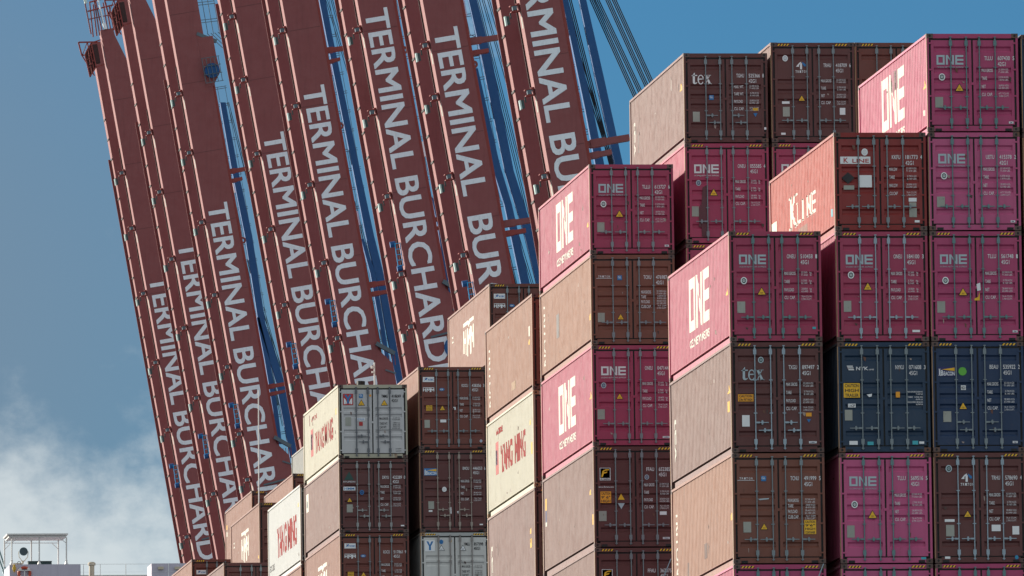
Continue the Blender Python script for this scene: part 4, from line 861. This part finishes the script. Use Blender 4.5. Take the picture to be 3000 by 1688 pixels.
        obj('sheave_guard', b.mesh('sheave_guard'), STEELG, root)
        b = MB()
        for j, v in enumerate((-.15, .45, .95, 1.5)): b.bar(P(uT-22, BW+v, .4+j*.3), P(uT-14.2, BW+v, .4+j*.3), .05, .05)
        u = uT-21.5
        while u < uT-14:
            b.bar(P(u, BW-.2, .4), P(u, BW+1.55, 1.2), .05, .05); b.bar(P(u+.22, BW-.2, .4), P(u+.22, BW+1.55, 1.2), .05, .05); u += 1.5
        for v in (.0, .3, .6, .9): b.bar(P(uT-14.3, BW+v+.4, .6), P(uT-12.9, BW+v+1.5, .8), .05, .05)
        obj('caged_ladder', b.mesh('caged_ladder'), STEELG, root)
        b = MB(); b.bar(P(uT-14.4, BW-.55, .2), P(uT-13.5, BW+1.0, .3), .28, .5); obj('cable_tray', b.mesh('cable_tray'), STEELG, root)
    # inspection basket and tip gear
    if ci < 2:
        o1 = (82*ci*0, 0)
        C0 = CR[0]; Y0 = C0[2]-CAMD; A0 = at(C0[0], 0, Y0); D0 = (at(C0[0]+C0[1]*1350, 1350, Y0)-A0).normalized(); R0 = Vector((-D0.z, 0, D0.x))
        q0 = (C0[3]-.176*C0[0])/(.984+.176*C0[1]); uT0 = (at(C0[0]+C0[1]*q0, q0, Y0)-A0).dot(D0)
        bp = [((at(a, c, Y0)-A0).dot(D0)-uT0+uT, (at(a, c, Y0)-A0).dot(R0)) for a, c in PTS_BASKET]
        b = MB(); upoly(b, [bp[0], bp[1], bp[4], bp[5], bp[6]], .9, 1.0); obj('basket_panel', b.mesh('basket_panel'), DKRED, root)
        b = MB()
        seq = [0, 1, 2, 3, 4, 5, 6, 0]
        for i, j in list(zip(seq[:-1], seq[1:]))+[(1, 4)]:
            if (i, j) == (2, 3): continue
            b.bar(P(*bp[i], .5), P(*bp[j], .5), .10, .12)
        for f_ in (.33, .66):
            a = [bp[0][q_]*(1-f_)+bp[1][q_]*f_ for q_ in (0, 1)]; c = [bp[5][q_]*(1-f_)+bp[4][q_]*f_ for q_ in (0, 1)]; b.bar(P(*a, .5), P(*c, .5), .06, .08)
            a = [bp[1][q_]*(1-f_)+bp[4][q_]*f_ for q_ in (0, 1)]; c = [bp[0][q_]*(1-f_)+bp[5][q_]*f_ for q_ in (0, 1)]; b.bar(P(*a, .5), P(*c, .5), .06, .08)
        obj('basket_frame', b.mesh('basket_frame'), BOOM2, root)
        b = MB(); ub(b, bp[2][0]+.3, bp[3][0]-.2, -.95, -.45, .6, 1.3); obj('trolley_buffer', b.mesh('trolley_buffer'), DKRED, root)
        b = MB(); ux = uTop+.6; b.bar(P(ux, -2.0, 1.5), P(ux+.25, -.3, 1.5), .13, .13); b.bar(P(ux+1.2, -1.9, 1.5), P(ux+1.3, -.6, 1.5), .13, .13); b.bar(P(ux, -2.0, 1.5), P(ux+1.2, -1.9, 1.5), .13, .13); b.bar(P(ux+.1, -1.2, 1.5), P(ux+1.25, -1.2, 1.5), .1, .1); b.bar(P(ux+1.2, -1.9, 1.5), P(ux+3.2, -1.1, 1.5), .10, .1)
        b.bar(P(ux+1.2, -1.85, 1.5), P(ux+.1, -1.2, 1.5), .07, .07); obj('tip_frame', b.mesh('tip_frame'), BOOM2, root)
        for i in range(9):
            v = -.9+i*.26+random.uniform(-.05, .05); b = MB(); b.bar(P(uTop+.3+random.uniform(-.2, .3), v, .2+.6*random.random()), P(uTop-1.8-random.random()*1.5, v+random.uniform(-.1, .25), .2+.6*random.random()), .11, .11)
            obj('tip_post', b.mesh('tip_post'), BOOM2 if i % 3 else BOOM, root)
        b = MB(); b.bar(P(uTop-1.9, -.8, .4), P(uTop-2.1, 1.6, .4), .12, .2); b.bar(P(uTop-2.7, -.5, .6), P(uTop-2.9, 1.7, .6), .12, .2); b.bar(P(uTop-1.2, -.9, .6), P(uTop-1.3, 1.5, .6), .08, .1); obj('tip_railing', b.mesh('tip_railing'), BOOM2, root)
        b = MB(); b.cyl(P(uTop-.1, .42, .1), P(uTop-4.6, .2, .1), .07, 6); b.cyl(P(uTop+.0, .45, -.1), P(uTop-.55, .42, -.1), .17, 8); obj('antenna', b.mesh('antenna'), LETTER, root)
        b = MB(); b.cyl(P(uTop-2.6, -.85, .1), P(uTop-4.4, -1.0, .1), .14, 8); obj('warning_light', b.mesh('warning_light'), LAMPW, root)
    # the rest of the crane, below the picture: hinge tower, portal legs, land-side beam
    b = MB()
    for yy in (-4.2, 14.8):
        b.box(-.2, 1.6, yy, yy+1.4, -52.0, 8); b.box(30, 31.8, yy, yy+1.4, -52.0, 0)
        b.box(1.6, 30, yy, yy+1.4, -40, -38)
    for xx in (-.2, 30): b.box(xx, xx+1.6, -2.8, 14.8, -3, -1.2); b.box(xx, xx+1.6, -2.8, 14.8, -50, -48)
    obj('portal_frame', b.mesh('portal_frame'), CBLUE, root)
    b = MB(); b.box(3.4, 52, .2, 1.7, -1, 1.5); b.box(3.4, 52, 9.7, 11.2, -1, 1.5); b.box(34, 46, 1.7, 9.7, 1.5, 6); obj('land_beam', b.mesh('land_beam'), BOOM, root)

# ------------------------------------------------------------------ ship: hull, hatch covers, bridge wing
HULL = paint('hull_paint', (0.02, 0.03, 0.06), 0.5, .2, .1); DECK = paint('deck_paint', (0.10, 0.03, 0.025), 0.6, .2, .2)
ship = thing('container_ship', 'big container ship carrying the stacks, its hull below the picture', 'ship', (68, 250, -4))
b = MB(); pts = [(39-68, -30-250), (98-68, -30-250), (98-68, 540-250), (68-68, 600-250), (39-68, 540-250)]; n = 5
b.v = [(x, y, -4) for x, y in pts]+[(x, y, 16) for x, y in pts]; b.f = [(4, 3, 2, 1, 0), (5, 6, 7, 8, 9)]+[(i, (i+1) % n, n+(i+1) % n, n+i) for i in range(n)]; b.m = [0]*7
obj('hull', b.mesh('hull'), HULL, ship)
for (X, Yf, Zb) in STK:
    if Zb > 12.2:
        b = MB(); b.box(X-68, X+W-68, Yf+.05-250, Yf+L-.05-250, 16.002, Zb+4-.004); obj('hatch_cover', b.mesh('hatch_cover'), DECK, ship)
WP = paint('wing_paint', (0.50, 0.47, 0.56), 0.5, .1, .05); WB = paint('wing_cream', (0.55, 0.48, 0.36), 0.5, .1, .05); WW = paint('wing_white', (0.72, 0.70, 0.68), 0.45, .1, .05)
YB = 370.0; ks = FPX/(YB+CAMD)
ctr = at(130, 1760, YB+3)
wing = thing('bridge_wing', 'white end of the ship bridge wing in the bottom left corner', 'ship bridge', ctr)
def q3(px, py, dy=0.0): return at(px, py, YB)-ctr+Vector((0, dy, 0))
def wbox(b, px0, px1, py0, py1, d0, d1):
    a = q3(px0, py1); c = q3(px1, py0); b.box(a.x, c.x, a.y+d0, a.y+d1, a.z, c.z)
b = MB(); a = q3(30, 1760); c = q3(236, 1653); c2 = q3(48, 1653)
pl = [(c2.x, 0), (c.x, 0), (c.x, 7), (a.x-.0, 4.5), (a.x, .35)]
b.v = [(x, q3(0, 0).y+y, -9.0) for x, y in pl]+[(x, q3(0, 0).y+y, c.z) for x, y in pl]; b.f = [(4, 3, 2, 1, 0), (5, 6, 7, 8, 9)]+[(i, (i+1) % 5, 5+(i+1) % 5, 5+i) for i in range(5)]; b.m = [0]*7
obj('bulwark', b.mesh('bulwark'), WP, wing)
b = MB(); wbox(b, 236, 480, 1663, 1800, 6.0, 12.0); obj('deck_house', b.mesh('deck_house'), WB, wing)
b = MB(); wbox(b, 236, 480, 1663, 1667, 5.7, 6.0); obj('roof_edge', b.mesh('roof_edge'), WW, wing)
b = MB(); wbox(b, 446, 560, 1650, 1800, 0.1, 3.0); obj('locker_wall', b.mesh('locker_wall'), WP, wing)
for px0 in (463, 512):
    b = MB(); wbox(b, px0, px0+16, 1660.5, 1668.5, -.06, 0.099); obj('vent_louvre', b.mesh('vent_louvre'), WB, wing)
b = MB()
for px0, px1, py0, py1 in ((494, 495.2, 1650, 1800), (446, 560, 1673.5, 1674.7)): wbox(b, px0, px1, py0, py1, .085, .0995)
obj('panel_seam', b.mesh('panel_seam'), K_TEXT, wing)
b = MB(); wbox(b, 236, 448, 1650.5, 1652.3, .4, .45); wbox(b, 236, 448, 1674, 1675, .4, .45)
for px0 in (246, 295, 370): wbox(b, px0, px0+1.2, 1652.3, 1700, .41, .44)
obj('guard_rail', b.mesh('guard_rail'), WW, wing)
b = MB(); wbox(b, 259, 284, 1670.5, 1700, 5.5, 5.69); o = obj('window', b.mesh('window'), paint('window_glass_brown', (.10, .05, .07), .2, .05), wing)
b = MB()
for a_ in ((257.5, 259, 1670, 1700), (284, 285.5, 1670, 1700), (270.5, 271.8, 1670.5, 1700), (258, 285, 1668.6, 1670.5)): wbox(b, *a_, 5.45, 5.68)
obj('window_frame', b.mesh('window_frame'), K_BLACK, o)
b = MB(); p0 = q3(286, 1740, 4.2); p1 = q3(286, 1640, 4.2); b.cyl(p0, p1, 8.0/ks, 14); b.cyl(p1, q3(286, 1636, 4.2), 8/ks, 14, 11.5/ks); b.cyl(q3(286, 1641, 4.2), q3(286, 1634, 4.2), 11.5/ks, 14); b.cyl(q3(286, 1634, 4.2), q3(286, 1631, 4.2), 11/ks, 14, 7/ks)
t = obj('ventilator', b.mesh('ventilator'), WB, None); t.location = ctr; tag(t, 'cream mushroom ventilator standing behind the white guard rail', 'ventilator')
# canopy
cn = thing('canopy', 'white tubular shade canopy standing on the bridge wing', 'canopy', q3(100, 1652)+ctr)
cc0 = q3(100, 1652)
def r3(px, py, dy): return q3(px, py, dy)-cc0
b = MB(); a = r3(22, 1571, 0); c = r3(196, 1565.5, 0)
n0 = [r3(33, 1564, 0), r3(197, 1563.3, 0), r3(202, 1567, 3.3), r3(14.5, 1574, 3.3)]
b.box(r3(20, 1571, 0).x, r3(199, 1571, 0).x, -.15, 2.9, r3(20, 1568, 0).z, r3(20, 1564, 0).z)
b.box(r3(26, 1571, 0).x, r3(194, 1571, 0).x, .0, 2.7, r3(20, 1574.5, 0).z, r3(20, 1568.2, 0).z)
obj('roof', b.mesh('roof'), WW, cn)
for px, d in ((35, 0.1), (115.5, 0.1), (195, .1), (22.5, 2.5), (101.5, 2.5), (181, 2.5)):
    b = MB(); b.cyl(r3(px, 1655 if d < 1 else 1651, 0)+Vector((0, d, 0)), r3(px, 1574, 0)+Vector((0, d, 0)), 2.1/ks, 8)
    if d < 1: b.cyl(r3(px, 1653, 0)+Vector((0, d, 0)), r3(px, 1644, 0)+Vector((0, d, 0)), 6/ks, 10, 2.1/ks); b.cyl(r3(px, 1644, 0)+Vector((0, d, 0)), r3(px, 1641, 0)+Vector((0, d, 0)), 3.6/ks, 10)
    obj('post', b.mesh('post'), WW, cn)
for a_, c_, d in (((36, 1590), (52, 1575), .1), ((24, 1600), (38, 1585), 2.5), ((24, 1583), (34, 1575), 2.5), ((175, 1575), (193, 1590), .1), ((163, 1583), (180, 1599), 2.5), ((182, 1581), (192, 1575), .1), ((24, 1582), (181, 1581.5), 2.5)):
    b = MB(); b.cyl(r3(*a_, 0)+Vector((0, d, 0)), r3(*c_, 0)+Vector((0, d, 0)), 1.0/ks, 6); obj('brace', b.mesh('brace'), WW, cn)
# searchlight
sl_ = thing('searchlight', 'round dark searchlight on a cream bent pipe under the canopy', 'searchlight', q3(72, 1650)+ctr); s0 = q3(72, 1650)
def t3(px, py, dy=0.0): return q3(px, py, 0)-s0+Vector((0, 1.0+dy, 0))
b = MB(); c_ = t3(72.6, 1612.6); b.cyl(c_+Vector((0, -.12, 0)), c_+Vector((0, .22, 0)), 12.4/ks, 20, 9/ks); obj('lamp_body', b.mesh('lamp_body'), K_RODT, sl_)
b = MB(); b.cyl(c_+Vector((0, -.16, 0)), c_+Vector((0, -.125, 0)), 11/ks, 20); obj('lamp_glass', b.mesh('lamp_glass'), paint('dark_glass', (.03, .06, .08), .15, .05), sl_)
b = MB()
for e in ((58.5, 1612, 59.5, 1628), (59.5, 1628, 68, 1640), (86.5, 1612, 85, 1628), (85, 1628, 75, 1640), (66, 1640, 78, 1640)): b.cyl(t3(e[0], e[1]), t3(e[2], e[3]), 1.1/ks, 6)
b.cyl(t3(71, 1640), t3(70, 1648), 3/ks, 8); b.cyl(t3(70, 1648), t3(56, 1648.5), 2.4/ks, 8); b.cyl(t3(56, 1648.5), t3(44, 1648), 2.2/ks, 8); b.cyl(t3(44, 1648), t3(42, 1656), 2.2/ks, 8)
obj('yoke', b.mesh('yoke'), WB, sl_)
b = MB(); n = 16; cc_ = t3(59, 1647.5, -.15)
for i in range(n):
    a0, a1 = 2*math.pi*i/n, 2*math.pi*(i+1)/n; b.cyl(cc_+Vector((math.cos(a0), 0, math.sin(a0)))*5.4/ks, cc_+Vector((math.cos(a1), 0, math.sin(a1)))*5.4/ks, .9/ks, 5)
obj('cable_coil', b.mesh('cable_coil'), K_BLACK, sl_)
# console, lifebuoy, lamp
b = MB(); wbox(b, 88, 157, 1640, 1651.5, 1.4, 2.1); wbox(b, 87, 158, 1638.5, 1640.2, 1.35, 2.15); t = obj('control_console', b.mesh('control_console'), paint('console_green', (.02, .05, .05), .5, .1)); t.location = ctr; tag(t, 'dark green control console between the canopy posts', 'console')
lb = thing('lifebuoy', 'orange red lifebuoy with white bands hung on the bridge wing', 'lifebuoy', q3(71, 1680)+ctr)
for i in range(8):
    b = MB(); r1 = 16.5/ks; sg = 4 if i % 2 == 0 else 2; A0 = math.radians([0, 66, 90, 156, 180, 246, 270, 336][i]-33); A1 = math.radians([66, 90, 156, 180, 246, 270, 336, 360][i]-33)
    sub = 5 if i % 2 == 0 else 2
    for j in range(sub):
        a0 = A0+(A1-A0)*j/sub; a1 = A0+(A1-A0)*(j+1)/sub
        b.cyl(Vector((math.cos(a0)*r1, -.12, math.sin(a0)*r1)), Vector((math.cos(a1)*r1, -.12, math.sin(a1)*r1)), 4.3/ks, 8)
    obj('ring_segment' if i % 2 == 0 else 'white_band', b.mesh('ring_segment'), plain('buoy_red', (.50, .07, .03), .5) if i % 2 == 0 else WW, lb)
b = MB()
for e in ((-20, 8, 20, 8), (0, 8, 0, -20)): b.bar(Vector((e[0]/ks, -.22, e[1]/ks)), Vector((e[2]/ks, -.22, e[3]/ks)), 2.5/ks, .03)
obj('holder', b.mesh('holder'), WW, lb)
b = MB(); f0 = lambda py: q3(41, py)+Vector((0, -.15, 0))
b.cyl(f0(1655), f0(1662), 3.4/ks, 10); b.cyl(f0(1662), f0(1670), 5.4/ks, 10, 5.0/ks); b.cyl(f0(1670), f0(1677), 4.6/ks, 10, 1.5/ks); t = obj('buoy_light', b.mesh('buoy_light'), plain('signal_yellow', (.62, .38, .02), .4)); t.location = ctr; tag(t, 'small yellow signal light on the bridge wing beside the lifebuoy', 'signal light')
# masts and wires
def pole(nm, label, cat, x0, y0, x1, y1, Y, r, mat, ext=0.0, extra=None):
    a, c = at(x0, y0, Y), at(x1, y1, Y); r = r; d_ = (c-a).normalized(); c = c+d_*ext
    b = MB(); b.cyl(Vector((0, 0, 0)), a-c, r, 8, r*.7)
    if extra: extra(b, a-c)
    t = obj(nm, b.mesh(nm), mat); t.location = c; return tag(t, label, cat)
pole('whip_antenna', 'thin white whip antenna in front of the lettered booms', 'antenna', 757.5, 1143, 758.5, 1437, 13*BAY-1.3, .035, WW, 14)
pole('signal_mast', 'white mast with small dark fittings rising behind the cream container', 'mast', 1097, 1062, 1097.5, 1125, 8*BAY-1.3, .038, WW, 16, lambda b, e: (b.box(-.05, .05, -.05, .05, e.z-.22, e.z-.12), b.box(-.02, .09, -.05, .05, e.z-.38, e.z-.32)))
pole('deck_lamp', 'short dark lamp with bright face peeping over the cream container', 'lamp', 1057, 1117, 1057, 1127, 8*BAY-1.3, .22, K_BLACK, 15)
for i, (a, c) in enumerate((((-6, 1600), (16, 1668)), ((-10, 1615), (11, 1676)))):
    pole('stay_wire', 'dark stay wire in the lower left corner, '+('upper of the pair' if i == 0 else 'lower of the pair'), 'wire', *a, *c, YB+30, .06, K_RODT, 3)
for i, (a, c) in enumerate((((2413, 1652), (2399, 1688)), ((1966, 1637), (1945, 1688)))):
    Yr = (-.25, 2*BAY-.25)[i]; pole('lashing_rod', ('steel lashing rod at the lower right corner of the rust brown container', 'steel lashing rod beside the lowest maroon doors')[i], 'lashing rod', *a, *c, Yr, .022, K_RODW, 1.5)

# ------------------------------------------------------------------ water and quay
def sheet(nm, x0, x1, y0, y1, z, mat):
    b = MB(); b.quad((x0, y0, z), (x1, y0, z), (x1, y1, z), (x0, y1, z)); o = obj(nm, b.mesh(nm, fixn=False), mat); return tag(o, kind='structure')
sheet('water', -9000, 9000, -3000, 15000, -6.0, paint('harbour_water', (.02, .035, .03), .12, .1))
b = MB(); b.box(100, 6000, -2000, 9000, -12, 0); tag(obj('quay', b.mesh('quay'), paint('quay_concrete', (.22, .21, .20), .8, .3)), kind='structure')
